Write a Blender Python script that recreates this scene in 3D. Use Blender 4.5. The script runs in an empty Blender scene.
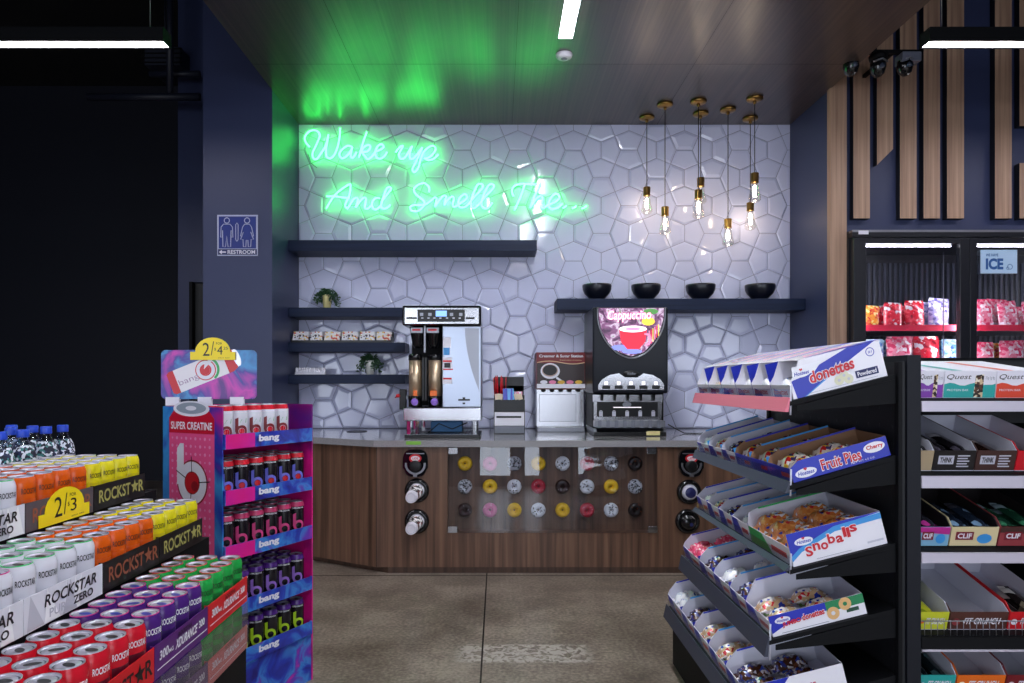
import bpy, bmesh, math, random
from mathutils import Vector, Matrix
random.seed(7)
D = bpy.data
SC = bpy.context.scene
COL = SC.collection
PI = math.pi
# ------------------------------------------------------------------ camera
F = 683.0; VX = 498.0; VY = 383.0; H = 1.286
cam = D.cameras.new('camera'); co = D.objects.new('camera', cam); COL.objects.link(co)
co.location = (0, 0, H); co.rotation_euler = (PI/2, 0, 0)
cam.sensor_width = 36; cam.lens = 36*F/1024
cam.shift_x = (512-VX)/1024; cam.shift_y = (VY-341.5)/1024
cam.clip_start = .02; cam.clip_end = 60
SC.camera = co
def P(px, py, Y): return ((px-VX)/F*Y, Y, H-(py-VY)/F*Y)
def PX(px, Y): return (px-VX)/F*Y
def PZ(py, Y): return H-(py-VY)/F*Y
# ------------------------------------------------------------------ world, lights, exposure
SC.view_settings.view_transform = 'Standard'; SC.view_settings.look = 'None'
SC.view_settings.gamma = 1; SC.view_settings.use_curve_mapping = False
SC.view_settings.exposure = 0.28
w = D.worlds.new('world'); SC.world = w; w.use_nodes = True
w.node_tree.nodes['Background'].inputs[0].default_value = (.35, .45, .75, 1)
w.node_tree.nodes['Background'].inputs[1].default_value = .05
def area(name, loc, rot, sx, sy, power, col):
    l = D.lights.new(name, 'AREA'); l.shape = 'RECTANGLE'; l.size = sx; l.size_y = sy
    l.energy = power; l.color = col
    o = D.objects.new(name, l); COL.objects.link(o); o.location = loc; o.rotation_euler = rot
    return o
DAY = (.80, .87, 1.0)
# daylight entering by the storefront windows behind the camera
for i, (x0, x1) in enumerate([(-5.6, -3.5), (-3.3, -1.2), (-.42, .3), (.5, .9), (1.6, 3.6), (3.9, 5.9)]):
    area('storefront_daylight', ((x0+x1)/2, -4.88, 1.55), (PI/2, 0, 0), x1-x0, 2.7, 34*(x1-x0), DAY)
# ------------------------------------------------------------------ colour + materials
def lin(c):
    c = c/255
    return c/12.92 if c <= .04045 else ((c+.055)/1.055)**2.4
def C3(r, g, b): return (lin(r), lin(g), lin(b), 1)
MATS = {}
def mat(name, rgb, rough=.5, metal=0, emit=None, estr=0, spec=.5, coat=0, alpha=1, trans=0, bump=0, bscale=60, var=0):
    if name in MATS: return MATS[name]
    m = D.materials.new(name); m.use_nodes = True; nt = m.node_tree; b = nt.nodes['Principled BSDF']
    b.inputs['Base Color'].default_value = C3(*rgb); b.inputs['Roughness'].default_value = rough
    b.inputs['Metallic'].default_value = metal; b.inputs['Specular IOR Level'].default_value = spec
    b.inputs['Coat Weight'].default_value = coat; b.inputs['Coat Roughness'].default_value = .08
    b.inputs['Alpha'].default_value = alpha
    b.inputs['Transmission Weight'].default_value = trans
    if emit: b.inputs['Emission Color'].default_value = emit; b.inputs['Emission Strength'].default_value = estr
    tc = nt.nodes.new('ShaderNodeTexCoord'); n = nt.nodes.new('ShaderNodeTexNoise')
    n.inputs['Scale'].default_value = bscale; n.inputs['Detail'].default_value = 3
    nt.links.new(tc.outputs['Object'], n.inputs['Vector'])
    if bump:
        bp = nt.nodes.new('ShaderNodeBump'); bp.inputs['Strength'].default_value = bump; bp.inputs['Distance'].default_value = .002
        nt.links.new(n.outputs['Fac'], bp.inputs['Height']); nt.links.new(bp.outputs['Normal'], b.inputs['Normal'])
    if var:
        hs = nt.nodes.new('ShaderNodeHueSaturation'); hs.inputs['Color'].default_value = C3(*rgb)
        mr = nt.nodes.new('ShaderNodeMapRange'); mr.inputs[3].default_value = 1-var; mr.inputs[4].default_value = 1+var
        nt.links.new(n.outputs['Fac'], mr.inputs[0]); nt.links.new(mr.outputs[0], hs.inputs['Value'])
        nt.links.new(hs.outputs[0], b.inputs['Base Color'])
    MATS[name] = m; return m
def ramp(nt, fac, stops):
    r = nt.nodes.new('ShaderNodeValToRGB'); e = r.color_ramp.elements
    e[0].position = stops[0][0]; e[0].color = C3(*stops[0][1]); e[1].position = stops[-1][0]; e[1].color = C3(*stops[-1][1])
    for p, c in stops[1:-1]:
        k = e.new(p); k.color = C3(*c)
    nt.links.new(fac, r.inputs[0]); return r
def texmat(name, scale, stops, kind='noise', rough=.45, detail=4, dist=0, coat=0, spec=.5, bump=0, metal=0, nscale=1, rot=(0,0,0)):
    if name in MATS: return MATS[name]
    m = D.materials.new(name); m.use_nodes = True; nt = m.node_tree; b = nt.nodes['Principled BSDF']
    b.inputs['Roughness'].default_value = rough; b.inputs['Coat Weight'].default_value = coat
    b.inputs['Specular IOR Level'].default_value = spec; b.inputs['Metallic'].default_value = metal
    tc = nt.nodes.new('ShaderNodeTexCoord'); mp = nt.nodes.new('ShaderNodeMapping')
    mp.inputs['Scale'].default_value = scale; mp.inputs['Rotation'].default_value = rot
    nt.links.new(tc.outputs['Object'], mp.inputs['Vector'])
    if kind == 'noise':
        n = nt.nodes.new('ShaderNodeTexNoise'); n.inputs['Detail'].default_value = detail; n.inputs['Distortion'].default_value = dist
        n.inputs['Scale'].default_value = nscale; out = n.outputs['Fac']
    else:
        n = nt.nodes.new('ShaderNodeTexVoronoi'); n.inputs['Scale'].default_value = nscale
        sx = nt.nodes.new('ShaderNodeSeparateColor'); nt.links.new(n.outputs['Color'], sx.inputs[0]); out = sx.outputs[0]
    nt.links.new(mp.outputs[0], n.inputs['Vector'])
    r = ramp(nt, out, stops)
    if kind != 'noise': r.color_ramp.interpolation = 'CONSTANT'
    nt.links.new(r.outputs[0], b.inputs['Base Color'])
    if bump:
        bp = nt.nodes.new('ShaderNodeBump'); bp.inputs['Strength'].default_value = bump; bp.inputs['Distance'].default_value = .003
        nt.links.new(out, bp.inputs['Height']); nt.links.new(bp.outputs[0], b.inputs['Normal'])
    MATS[name] = m; return m
def glassmat(name, tint=(1,1,1), refl=.08, rough=.02):
    if name in MATS: return MATS[name]
    m = D.materials.new(name); m.use_nodes = True; nt = m.node_tree; nt.nodes.clear()
    o = nt.nodes.new('ShaderNodeOutputMaterial'); t = nt.nodes.new('ShaderNodeBsdfTransparent'); g = nt.nodes.new('ShaderNodeBsdfGlossy')
    t.inputs[0].default_value = (*tint, 1); g.inputs['Roughness'].default_value = rough
    lw = nt.nodes.new('ShaderNodeLayerWeight'); pw = nt.nodes.new('ShaderNodeMath'); pw.operation = 'POWER'; pw.inputs[1].default_value = 4
    nt.links.new(lw.outputs['Facing'], pw.inputs[0]); f = nt.nodes.new('ShaderNodeMath'); f.operation = 'MULTIPLY'; f.inputs[1].default_value = .7
    nt.links.new(pw.outputs[0], f.inputs[0])
    a = nt.nodes.new('ShaderNodeMath'); a.operation = 'ADD'; a.inputs[1].default_value = refl
    x = nt.nodes.new('ShaderNodeMixShader')
    nt.links.new(f.outputs[0], a.inputs[0]); nt.links.new(a.outputs[0], x.inputs[0]); nt.links.new(t.outputs[0], x.inputs[1]); nt.links.new(g.outputs[0], x.inputs[2])
    nt.links.new(x.outputs[0], o.inputs[0]); MATS[name] = m; return m

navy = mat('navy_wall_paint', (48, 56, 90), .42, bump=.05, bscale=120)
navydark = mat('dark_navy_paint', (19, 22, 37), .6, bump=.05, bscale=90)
blackceil = mat('black_ceiling_paint', (10, 11, 16), .9)
shelfm = texmat('charcoal_laminate', (1.5, 40, 40), [(.3, (20, 30, 54)), (.7, (30, 43, 72))], rough=.5, spec=.25)
black = mat('black_plastic', (14, 15, 18), .35)
blackgl = mat('gloss_black_plastic', (12, 13, 17), .12, coat=.4)
blackmt = mat('black_powder_coat', (7, 8, 12), .6, spec=.2, bump=.1, bscale=300)
steel = mat('brushed_steel', (205, 205, 210), .22, 1)
steeld = mat('dull_steel', (150, 152, 160), .4, 1)
chrome = mat('chrome', (225, 225, 230), .08, 1)
white = mat('white_card', (232, 230, 240), .5)
whitegl = mat('white_gloss_print', (238, 236, 244), .25)
greyin = mat('pale_grey_card', (198, 198, 212), .6)
brass = mat('aged_brass', (165, 128, 70), .3, 1)
red = mat('red_print', (205, 22, 38), .35)
dred = mat('dark_red_print', (120, 20, 30), .4)
blue = mat('royal_blue_print', (28, 44, 176), .35)
lblue = mat('light_blue_print', (60, 150, 220), .35)
yellow = mat('yellow_print', (250, 222, 20), .4)
orange = mat('orange_print', (235, 110, 25), .3)
green = mat('green_print', (30, 165, 80), .3)
purple = mat('purple_print', (82, 34, 130), .3)
magenta = mat('magenta_print', (225, 30, 130), .3)
pink = mat('pink_print', (235, 130, 170), .4)
inkblack = mat('black_ink', (16, 14, 18), .4)
kraft = mat('brown_kraft_card', (140, 104, 76), .7)
grey = mat('mid_grey_plastic', (120, 124, 136), .4)
leaf = mat('dark_green_leaf', (34, 74, 42), .5, var=.4, bscale=40)
glass = glassmat('clear_glass', (.95, .97, 1), .03)
glassbulb = glassmat('bulb_glass', (1, .98, .95), .16, .05)
glassdoor = glassmat('freezer_glass', (.88, .9, .95), .09, .01)
film = glassmat('shrink_film', (.97, .97, .98), .09, .3)
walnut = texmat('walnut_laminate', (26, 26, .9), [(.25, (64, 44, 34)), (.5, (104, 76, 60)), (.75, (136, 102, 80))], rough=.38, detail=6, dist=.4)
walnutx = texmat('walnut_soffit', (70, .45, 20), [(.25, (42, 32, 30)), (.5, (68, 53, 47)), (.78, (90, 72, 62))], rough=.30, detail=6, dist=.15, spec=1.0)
oak = texmat('oak_slat', (38, 38, 1.0), [(.25, (136, 104, 86)), (.55, (176, 142, 118)), (.8, (196, 162, 136))], rough=.5, detail=5, dist=.3)
tile = mat('white_glazed_tile', (208, 212, 240), .12, coat=.3)
grout = mat('grey_grout', (120, 122, 145), .8)
quartz = texmat('grey_quartz', (1,1,1), [(.35, (146, 145, 148)), (.65, (160, 158, 161))], nscale=140, rough=.12, coat=.3)
galaxy = texmat('galaxy_print', (1,1,1), [(.30, (20, 20, 90)), (.42, (40, 90, 190)), (.5, (90, 40, 160)), (.58, (225, 30, 140)), (.7, (60, 30, 120))], nscale=5, rough=.3, dist=.8)
galaxyblue = texmat('galaxy_blue_print', (1,1,1), [(.3, (30, 20, 110)), (.45, (36, 58, 175)), (.56, (56, 130, 205)), (.66, (100, 46, 176)), (.75, (200, 40, 150))], nscale=9, rough=.3, dist=1.0)
# ------------------------------------------------------------------ mesh builder
_TC = {}
def text2d(s, shear=0, bold=0.0, space=1.0):
    k = (s, shear, bold, space)
    if k in _TC: return _TC[k]
    c = D.curves.new('t', 'FONT'); c.body = s; c.shear = shear; c.offset = bold; c.space_character = space; c.resolution_u = 3
    c.fill_mode = 'FRONT'
    o = D.objects.new('t', c); COL.objects.link(o); bpy.context.view_layer.update()
    me = D.meshes.new_from_object(o.evaluated_get(bpy.context.evaluated_depsgraph_get()))
    vs = [(v.co.x, v.co.y) for v in me.vertices]; fs = [tuple(p.vertices) for p in me.polygons]
    D.objects.remove(o); D.curves.remove(c); D.meshes.remove(me)
    if bold:
        p0, p1 = text2d(s, shear, 0, space)[2], (max(v[0] for v in vs)-min(v[0] for v in vs))/(max(v[1] for v in vs)-min(v[1] for v in vs))
        if abs(p1/p0-1) > .25: _TC[k] = text2d(s, shear, 0, space); return _TC[k]
    x0 = min(v[0] for v in vs); x1 = max(v[0] for v in vs); y0 = min(v[1] for v in vs); y1 = max(v[1] for v in vs)
    vs = [((a-x0)/(x1-x0), (b-y0)/(y1-y0)) for a, b in vs]
    # keep faces facing +z
    out = []
    for f in fs:
        ar = sum(vs[f[i]][0]*vs[f[(i+1) % len(f)]][1]-vs[f[(i+1) % len(f)]][0]*vs[f[i]][1] for i in range(len(f)))
        out.append(f if ar > 0 else f[::-1])
    _TC[k] = (vs, out, (x1-x0)/(y1-y0)); return _TC[k]
class MB:
    def __init__(s): s.v = []; s.f = []; s.m = []; s.sm = []
    def add(s, vs, fs, m, smooth=False):
        n = len(s.v); s.v += [tuple(v) for v in vs]
        for i, f in enumerate(fs):
            s.f.append(tuple(n+k for k in f)); s.m.append(m[i] if isinstance(m, list) else m); s.sm.append(smooth)
        return s
    def box(s, x0, x1, y0, y1, z0, z1, m, bev=0):
        if x0 > x1: x0, x1 = x1, x0
        if y0 > y1: y0, y1 = y1, y0
        if z0 > z1: z0, z1 = z1, z0
        if bev > 0:
            b = bmesh.new(); bmesh.ops.create_cube(b, size=1)
            for v in b.verts: v.co = Vector(((x0+x1)/2+v.co.x*(x1-x0), (y0+y1)/2+v.co.y*(y1-y0), (z0+z1)/2+v.co.z*(z1-z0)))
            bmesh.ops.bevel(b, geom=b.edges[:], offset=bev, segments=2, affect='EDGES', profile=.5)
            b.verts.index_update(); s.add([v.co for v in b.verts], [[v.index for v in f.verts] for f in b.faces], m); b.free(); return s
        vs = [(x0,y0,z0),(x1,y0,z0),(x1,y1,z0),(x0,y1,z0),(x0,y0,z1),(x1,y0,z1),(x1,y1,z1),(x0,y1,z1)]
        return s.add(vs, [(0,3,2,1),(4,5,6,7),(0,1,5,4),(1,2,6,5),(2,3,7,6),(3,0,4,7)], m)
    def prism(s, poly, fn, d0, d1, m, m2=None):
        # poly: ccw 2-D outline; fn(u,v,d) -> point; d0 front, d1 back
        n = len(poly); vs = [fn(u, v, d0) for u, v in poly]+[fn(u, v, d1) for u, v in poly]
        fs = [tuple(range(n)), tuple(range(2*n-1, n-1, -1))]+[(i, n+i, n+(i+1) % n, (i+1) % n) for i in range(n)]
        return s.add(vs, fs, [m]+[m2 or m]*(n+1))
    def lathe(s, prof, m, c=(0,0,0), ax='z', seg=24, smooth=True, capb=True, capt=True, mats=None, sy=1):
        vs = []; fs = []; ms = []
        for r, h in prof:
            for k in range(seg):
                a = 2*PI*k/seg; x = r*math.cos(a); y = r*math.sin(a)*sy
                vs.append({'z': (x, y, h), 'y': (x, -h, y), 'x': (h, x, y)}[ax])
        for i in range(len(prof)-1):
            for k in range(seg):
                k2 = (k+1) % seg; fs.append((i*seg+k, i*seg+k2, (i+1)*seg+k2, (i+1)*seg+k)); ms.append(mats[i] if mats else m)
        if capb and prof[0][0] > 1e-5: fs.append(tuple(range(seg-1, -1, -1))); ms.append(mats[0] if mats else m)
        if capt and prof[-1][0] > 1e-5: fs.append(tuple((len(prof)-1)*seg+k for k in range(seg))); ms.append(mats[-1] if mats else m)
        vs = [(a+c[0], b+c[1], d+c[2]) for a, b, d in vs]
        return s.add(vs, fs, ms, smooth)
    def tube(s, pts, r, m, seg=8, closed=False, smooth=True, caps=True):
        pts = [Vector(p) for p in pts]; n = len(pts); vs = []; prev = None
        for i, p in enumerate(pts):
            a = pts[max(i-1, 0)]; b = pts[min(i+1, n-1)]; t = (b-a).normalized() if (b-a).length > 1e-9 else Vector((0,0,1))
            if prev is None: u = t.orthogonal().normalized()
            else:
                u = prev-t*prev.dot(t); u = u.normalized() if u.length > 1e-6 else t.orthogonal().normalized()
            prev = u; v = t.cross(u); rr = r[i] if isinstance(r, (list, tuple)) else r
            for k in range(seg):
                q = 2*PI*k/seg; vs.append(p+u*rr*math.cos(q)+v*rr*math.sin(q))
        fs = [(i*seg+k, i*seg+(k+1) % seg, (i+1)*seg+(k+1) % seg, (i+1)*seg+k) for i in range(n-1) for k in range(seg)]
        if caps: fs += [tuple(range(seg-1, -1, -1)), tuple((n-1)*seg+k for k in range(seg))]
        return s.add(vs, fs, m, smooth)
    def text(s, txt, O, u, v, wd, ht, m, shear=0, bold=0.0, off=.0006, fit=True, fn=None):
        vs, fs, asp = text2d(txt, shear, bold)
        if not fit: wd = min(wd, ht*asp)
        if fn: return s.add([fn(a*wd, b*ht) for a, b in vs], fs, m)
        O = Vector(O); u = Vector(u).normalized(); v = Vector(v).normalized(); n = u.cross(v)*off
        return s.add([O+n+u*(a*wd)+v*(b*ht) for a, b in vs], fs, m)
    def poly(s, pts, O, u, v, m, off=.0005):
        O = Vector(O); u = Vector(u).normalized(); v = Vector(v).normalized(); n = u.cross(v)*off
        return s.add([O+n+u*a+v*b for a, b in pts], [tuple(range(len(pts)))], m)
    def disc(s, c, r, O, u, v, m, off=.0005, seg=20, ry=None):
        ry = ry or r
        return s.poly([(c[0]+r*math.cos(2*PI*k/seg), c[1]+ry*math.sin(2*PI*k/seg)) for k in range(seg)], O, u, v, m, off)
    def ring(s, c, r0, r1, O, u, v, m, off=.0005, seg=24, a0=0, a1=2*PI):
        O = Vector(O); u = Vector(u).normalized(); v = Vector(v).normalized(); n = u.cross(v)*off; vs = []
        for k in range(seg+1):
            a = a0+(a1-a0)*k/seg
            for r in (r0, r1): vs.append(O+n+u*(c[0]+r*math.cos(a))+v*(c[1]+r*math.sin(a)))
        return s.add(vs, [(2*k, 2*k+1, 2*k+3, 2*k+2) for k in range(seg)], m)
    def build(s, name, parent=None, world=True, loc=None, label=None):
        # vertices in world space unless world=False; a parent Empty (unrotated) or loc is subtracted
        me = D.meshes.new(name); org = Vector((0,0,0))
        if world:
            p = parent
            while p is not None: org += p.location; p = p.parent
            if loc is not None: org += Vector(loc)
        me.from_pydata([Vector(v)-org for v in s.v], [], s.f)
        idx = {}
        for i, m in enumerate(s.m):
            if m.name not in idx: idx[m.name] = len(idx); me.materials.append(m)
            me.polygons[i].material_index = idx[m.name]; me.polygons[i].use_smooth = s.sm[i]
        me.update()
        o = D.objects.new(name, me); COL.objects.link(o)
        if parent is not None: o.parent = parent
        if loc is not None: o.location = loc
        if label: o['label'] = label
        return o
def tag(o, label, cat, group=None):
    o['label'] = label; o['category'] = cat
    if group: o['group'] = group
    return o
def thing(name, label, cat, loc=(0,0,0), rot=(0,0,0), group=None):
    o = D.objects.new(name, None); COL.objects.link(o); o.location = loc; o.rotation_euler = rot
    o.empty_display_size = .05
    return tag(o, label, cat, group)
def struct(name, mb):
    o = mb.build(name); o['kind'] = 'structure'; return o
def dup(root, loc, rot=None, label=None, group=None, scale=None):
    r = root.copy(); COL.objects.link(r); r.location = loc
    if rot is not None: r.rotation_euler = rot
    if scale is not None: r.scale = scale
    if label: r['label'] = label
    if group: r['group'] = group
    for ch in list(root.children):
        c = ch.copy(); COL.objects.link(c); c.parent = r
        for g in list(ch.children):
            e = g.copy(); COL.objects.link(e); e.parent = c
    return r
ORD = ['first', 'second', 'third', 'fourth', 'fifth', 'sixth', 'seventh', 'eighth', 'ninth', 'tenth', 'eleventh', 'twelfth', 'thirteenth', 'fourteenth', 'fifteenth', 'sixteenth']
def catmull(pts, n=5):
    out = []; q = [pts[0]]+list(pts)+[pts[-1]]
    for i in range(1, len(q)-2):
        for k in range(n):
            t = k/n; a, b, c, d = q[i-1], q[i], q[i+1], q[i+2]
            out.append(tuple(.5*((2*b[j])+(-a[j]+c[j])*t+(2*a[j]-5*b[j]+4*c[j]-d[j])*t*t+(-a[j]+3*b[j]-3*c[j]+d[j])*t**3) for j in range(len(b))))
    out.append(tuple(pts[-1])); return out
XA = (1,0,0); ZA = (0,0,1)

# ================================================================== SETTING
YW = 5.80; XL = PX(298.8, YW); XR = PX(790, YW); YC = 5.117; ZS = PZ(124.6, YW)
# floor
m = D.materials.new('polished_concrete'); m.use_nodes = True; nt = m.node_tree; b = nt.nodes['Principled BSDF']
tc = nt.nodes.new('ShaderNodeTexCoord'); n1 = nt.nodes.new('ShaderNodeTexNoise'); n1.inputs['Scale'].default_value = 2.2; n1.inputs['Detail'].default_value = 8; n1.inputs['Roughness'].default_value = .7
n2 = nt.nodes.new('ShaderNodeTexNoise'); n2.inputs['Scale'].default_value = 60; n2.inputs['Detail'].default_value = 4
nt.links.new(tc.outputs['Object'], n1.inputs[0]); nt.links.new(tc.outputs['Object'], n2.inputs[0])
mx = nt.nodes.new('ShaderNodeMath'); mx.operation = 'MULTIPLY_ADD'; mx.inputs[1].default_value = .45
ad = nt.nodes.new('ShaderNodeMath'); ad.operation = 'MULTIPLY'; ad.inputs[1].default_value = .6
nt.links.new(n1.outputs[0], ad.inputs[0]); nt.links.new(n2.outputs[0], mx.inputs[0]); nt.links.new(ad.outputs[0], mx.inputs[2])
r = ramp(nt, mx.outputs[0], [(.40, (84, 73, 63)), (.52, (122, 110, 98)), (.64, (158, 146, 132))])
# worn scuffed patch
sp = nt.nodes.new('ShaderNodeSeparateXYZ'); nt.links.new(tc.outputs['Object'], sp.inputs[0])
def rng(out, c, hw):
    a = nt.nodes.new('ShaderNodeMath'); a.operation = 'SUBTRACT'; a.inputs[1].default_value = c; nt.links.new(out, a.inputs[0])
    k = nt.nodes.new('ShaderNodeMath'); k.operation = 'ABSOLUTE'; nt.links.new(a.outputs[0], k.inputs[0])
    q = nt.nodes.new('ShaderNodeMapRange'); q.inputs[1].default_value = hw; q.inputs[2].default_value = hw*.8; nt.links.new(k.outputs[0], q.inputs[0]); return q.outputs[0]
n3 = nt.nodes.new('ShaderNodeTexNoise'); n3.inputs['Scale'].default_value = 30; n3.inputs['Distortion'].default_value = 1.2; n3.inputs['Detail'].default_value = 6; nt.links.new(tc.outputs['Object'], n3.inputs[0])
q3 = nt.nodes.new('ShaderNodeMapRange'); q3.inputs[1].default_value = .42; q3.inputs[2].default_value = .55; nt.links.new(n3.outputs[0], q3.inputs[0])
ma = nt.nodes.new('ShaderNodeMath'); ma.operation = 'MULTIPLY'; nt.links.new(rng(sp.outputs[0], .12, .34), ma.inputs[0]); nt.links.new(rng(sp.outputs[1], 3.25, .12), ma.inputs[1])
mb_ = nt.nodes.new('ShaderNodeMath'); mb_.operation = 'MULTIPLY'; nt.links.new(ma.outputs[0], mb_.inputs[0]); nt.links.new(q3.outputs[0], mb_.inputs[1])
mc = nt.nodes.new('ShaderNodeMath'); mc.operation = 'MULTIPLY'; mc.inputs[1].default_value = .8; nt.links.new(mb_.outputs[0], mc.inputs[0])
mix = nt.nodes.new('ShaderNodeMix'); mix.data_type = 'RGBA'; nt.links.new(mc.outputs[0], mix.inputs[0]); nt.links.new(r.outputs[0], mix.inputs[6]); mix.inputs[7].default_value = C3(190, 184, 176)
nt.links.new(mix.outputs[2], b.inputs['Base Color'])
b.inputs['Roughness'].default_value = .28; b.inputs['Specular IOR Level'].default_value = .6
concrete = m; jointm = mat('floor_joint', (40, 35, 32), .8)
mb = MB(); mb.box(-8, 8, -5, 10, -.1, 0, concrete)
for x in (-3.13, -.075, 2.98): mb.box(x-.004, x+.004, -5, 10, -.001, .0006, jointm)
for y in (1.55, 4.56): mb.box(-8, 8, y-.004, y+.004, -.001, .0006, jointm)
struct('floor', mb)
struct('ceiling', MB().box(-8, 8, -5, 10, 5.2, 5.4, blackceil))
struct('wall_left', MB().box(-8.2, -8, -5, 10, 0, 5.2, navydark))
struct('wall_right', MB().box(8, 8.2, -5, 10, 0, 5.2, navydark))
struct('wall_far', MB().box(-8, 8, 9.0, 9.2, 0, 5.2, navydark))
# storefront wall behind the camera, with windows
mb = MB(); zz0, zz1 = .18, 2.92; xs = [-8, -5.6, -3.5, -3.3, -1.2, -.42, .3, .5, .9, 1.6, 3.6, 3.9, 5.9, 8]
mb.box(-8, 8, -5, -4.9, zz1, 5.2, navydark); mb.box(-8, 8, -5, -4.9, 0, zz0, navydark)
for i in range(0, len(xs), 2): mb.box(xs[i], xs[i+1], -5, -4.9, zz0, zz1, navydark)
struct('wall_front', mb)
for i in range(6):
    x0, x1 = xs[1+2*i], xs[2+2*i]; mb = MB()
    for a, c, d, e in ((x0, x0+.05, zz0, zz1), (x1-.05, x1, zz0, zz1), (x0+.05, x1-.05, zz0, zz0+.05), (x0+.05, x1-.05, zz1-.05, zz1), (x0+.05, x1-.05, 2.2, 2.24)):
        mb.box(a, c, -4.87, -4.82, d, e, blackmt)
    struct('window_%d' % (i+1), mb)
# column at left of the niche
struct('wall_column', MB().box(PX(203, YC), XL, YC, YW+.1, 0, 5.2, navy))
# passage wall behind the column with a doorway
yb = 6.6; xa = PX(178, yb); xd = PX(190, yb); xc = PX(203, YC)+.3; zd = PZ(282, yb)
struct('wall_passage', MB().box(xa, xc, yb, yb+.1, zd, 5.2, navy).box(xa, xd, yb, yb+.1, 0, zd, navy))
mb = MB().box(xd, xc, yb+.04, yb+.08, 0, zd-.01, black).box(xd, xd+.03, yb-.02, yb+.04, 0, zd, blackmt)
struct('door_1', mb)
# soffit
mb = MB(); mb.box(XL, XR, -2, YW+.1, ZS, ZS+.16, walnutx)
seam = mat('dark_seam', (20, 18, 18), .8)
for x in (-1.0, .12, 1.35): mb.box(x-.001, x+.001, -2, YW, ZS-.0008, ZS, seam)
for y in (2.4, 4.7): mb.box(XL, XR, y-.0008, y+.0008, ZS-.0008, ZS, seam)
struct('trim_1', mb)
# slat wall: header above the freezers, pier at left, rest
XF0 = PX(852, 5.0); ZF = PZ(230, 5.0); XF1 = XF0+2.45; YS = 5.13
struct('wall_back_right', MB().box(XR, 8, YS, YW+.1, ZF+.012, 5.2, navy).box(XR, XF0-.012, YS, YW+.1, 0, ZF+.012, navy).box(XF1+.012, 8, YS, YW+.1, 0, ZF+.012, navy))
struct('wall_back', MB().box(XL, XR, YW-.002, YW+.1, 0, ZS, grout))
# --- tiles (Cairo pentagons)
def clip(poly, ax, lim, keep_less):
    out = []
    for i in range(len(poly)):
        a, b2 = poly[i], poly[(i+1) % len(poly)]
        ia = (a[ax] <= lim) if keep_less else (a[ax] >= lim); ib = (b2[ax] <= lim) if keep_less else (b2[ax] >= lim)
        if ia: out.append(a)
        if ia != ib:
            t = (lim-a[ax])/(b2[ax]-a[ax]); out.append((a[0]+t*(b2[0]-a[0]), a[1]+t*(b2[1]-a[1])))
    return out
def inset(poly, d):
    n = len(poly); out = []
    for i in range(n):
        p0, p1, p2 = Vector(poly[i-1]), Vector(poly[i]), Vector(poly[(i+1) % n])
        e1 = (p1-p0).normalized(); e2 = (p2-p1).normalized(); n1 = Vector((-e1.y, e1.x)); n2 = Vector((-e2.y, e2.x))
        k = n1+n2; k = k/max(k.dot(n1), .25); out.append(tuple(p1+k*d))
    return out
rt = random.Random(3)
def tiles():
    mb = MB(); S = 27.75*YW/F; X0, _, Z0 = P(337.5, 275, YW); T = .295*S
    x0, x1, z0, z1 = XL+.002, XR-.002, .905, ZS-.003
    def chain(i, j, side):
        cx = X0+(i+.5)*S; cz = Z0+(j+.5)*S; vert = (i+j) % 2 == 1
        if side in 'BT':
            if vert: return [(cx, cz+(-T if side == 'B' else T))]
            return [(cx-T, cz), (cx+T, cz)]
        if not vert: return [(cx+(-T if side == 'L' else T), cz)]
        return [(cx, cz-T), (cx, cz+T)]
    for i in range(-3, 17):
        for j in range(-8, 8):
            A = (X0+i*S, Z0+j*S); B = (X0+(i+1)*S, Z0+j*S); Cc = (X0+i*S, Z0+(j+1)*S)
            p1 = [A]+chain(i, j-1, 'T')+[B]+chain(i, j, 'B')[::-1]
            p2 = [A]+chain(i, j, 'L')+[Cc]+chain(i-1, j, 'R')[::-1]
            for p in (p1, p2):
                ar = sum(p[k][0]*p[(k+1) % 5][1]-p[(k+1) % 5][0]*p[k][1] for k in range(5))
                if ar < 0: p = p[::-1]
                p = inset(p, .0017)
                for ax, lim, kl in ((0, x0, False), (0, x1, True), (1, z0, False), (1, z1, True)):
                    if p: p = clip(p, ax, lim, kl)
                q = []
                for a in p:
                    if not q or (abs(a[0]-q[-1][0])+abs(a[1]-q[-1][1])) > .003: q.append(a)
                if len(q) > 2 and (abs(q[0][0]-q[-1][0])+abs(q[0][1]-q[-1][1])) < .003: q.pop()
                if len(q) < 3: continue
                area_ = abs(sum(q[k][0]*q[(k+1) % len(q)][1]-q[(k+1) % len(q)][0]*q[k][1] for k in range(len(q))))/2
                n = len(q); cx = sum(a[0] for a in q)/n; cz = sum(a[1] for a in q)/n
                tx = rt.gauss(0, .008); tz = rt.gauss(0, .008); h = rt.choice([.002, .004, .006, .009]); bw = rt.choice([.012, .016, .024])
                small = area_ < .012
                def yy(a, base): return YW-base-(a[0]-cx)*tx-(a[1]-cz)*tz
                rings = [[(a[0], YW+.003, a[1]) for a in q], [(a[0], yy(a, .004), a[1]) for a in q]]
                if not small:
                    q1 = inset(q, .003); q2 = inset(q, bw)
                    rings.append([(a[0], yy(a, .0055), a[1]) for a in q1])
                    rings.append([(a[0], yy(a, .0055+h), a[1]) for a in q2])
                vs = [v for r_ in rings for v in r_]; fs = []
                for r_ in range(len(rings)-1):
                    for k in range(n): fs.append((r_*n+k, r_*n+(k+1) % n, (r_+1)*n+(k+1) % n, (r_+1)*n+k))
                fs.append(tuple((len(rings)-1)*n+k for k in range(n)))
                mb.add(vs, fs, tile)
    return mb
struct('wall_tiled', tiles())
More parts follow.
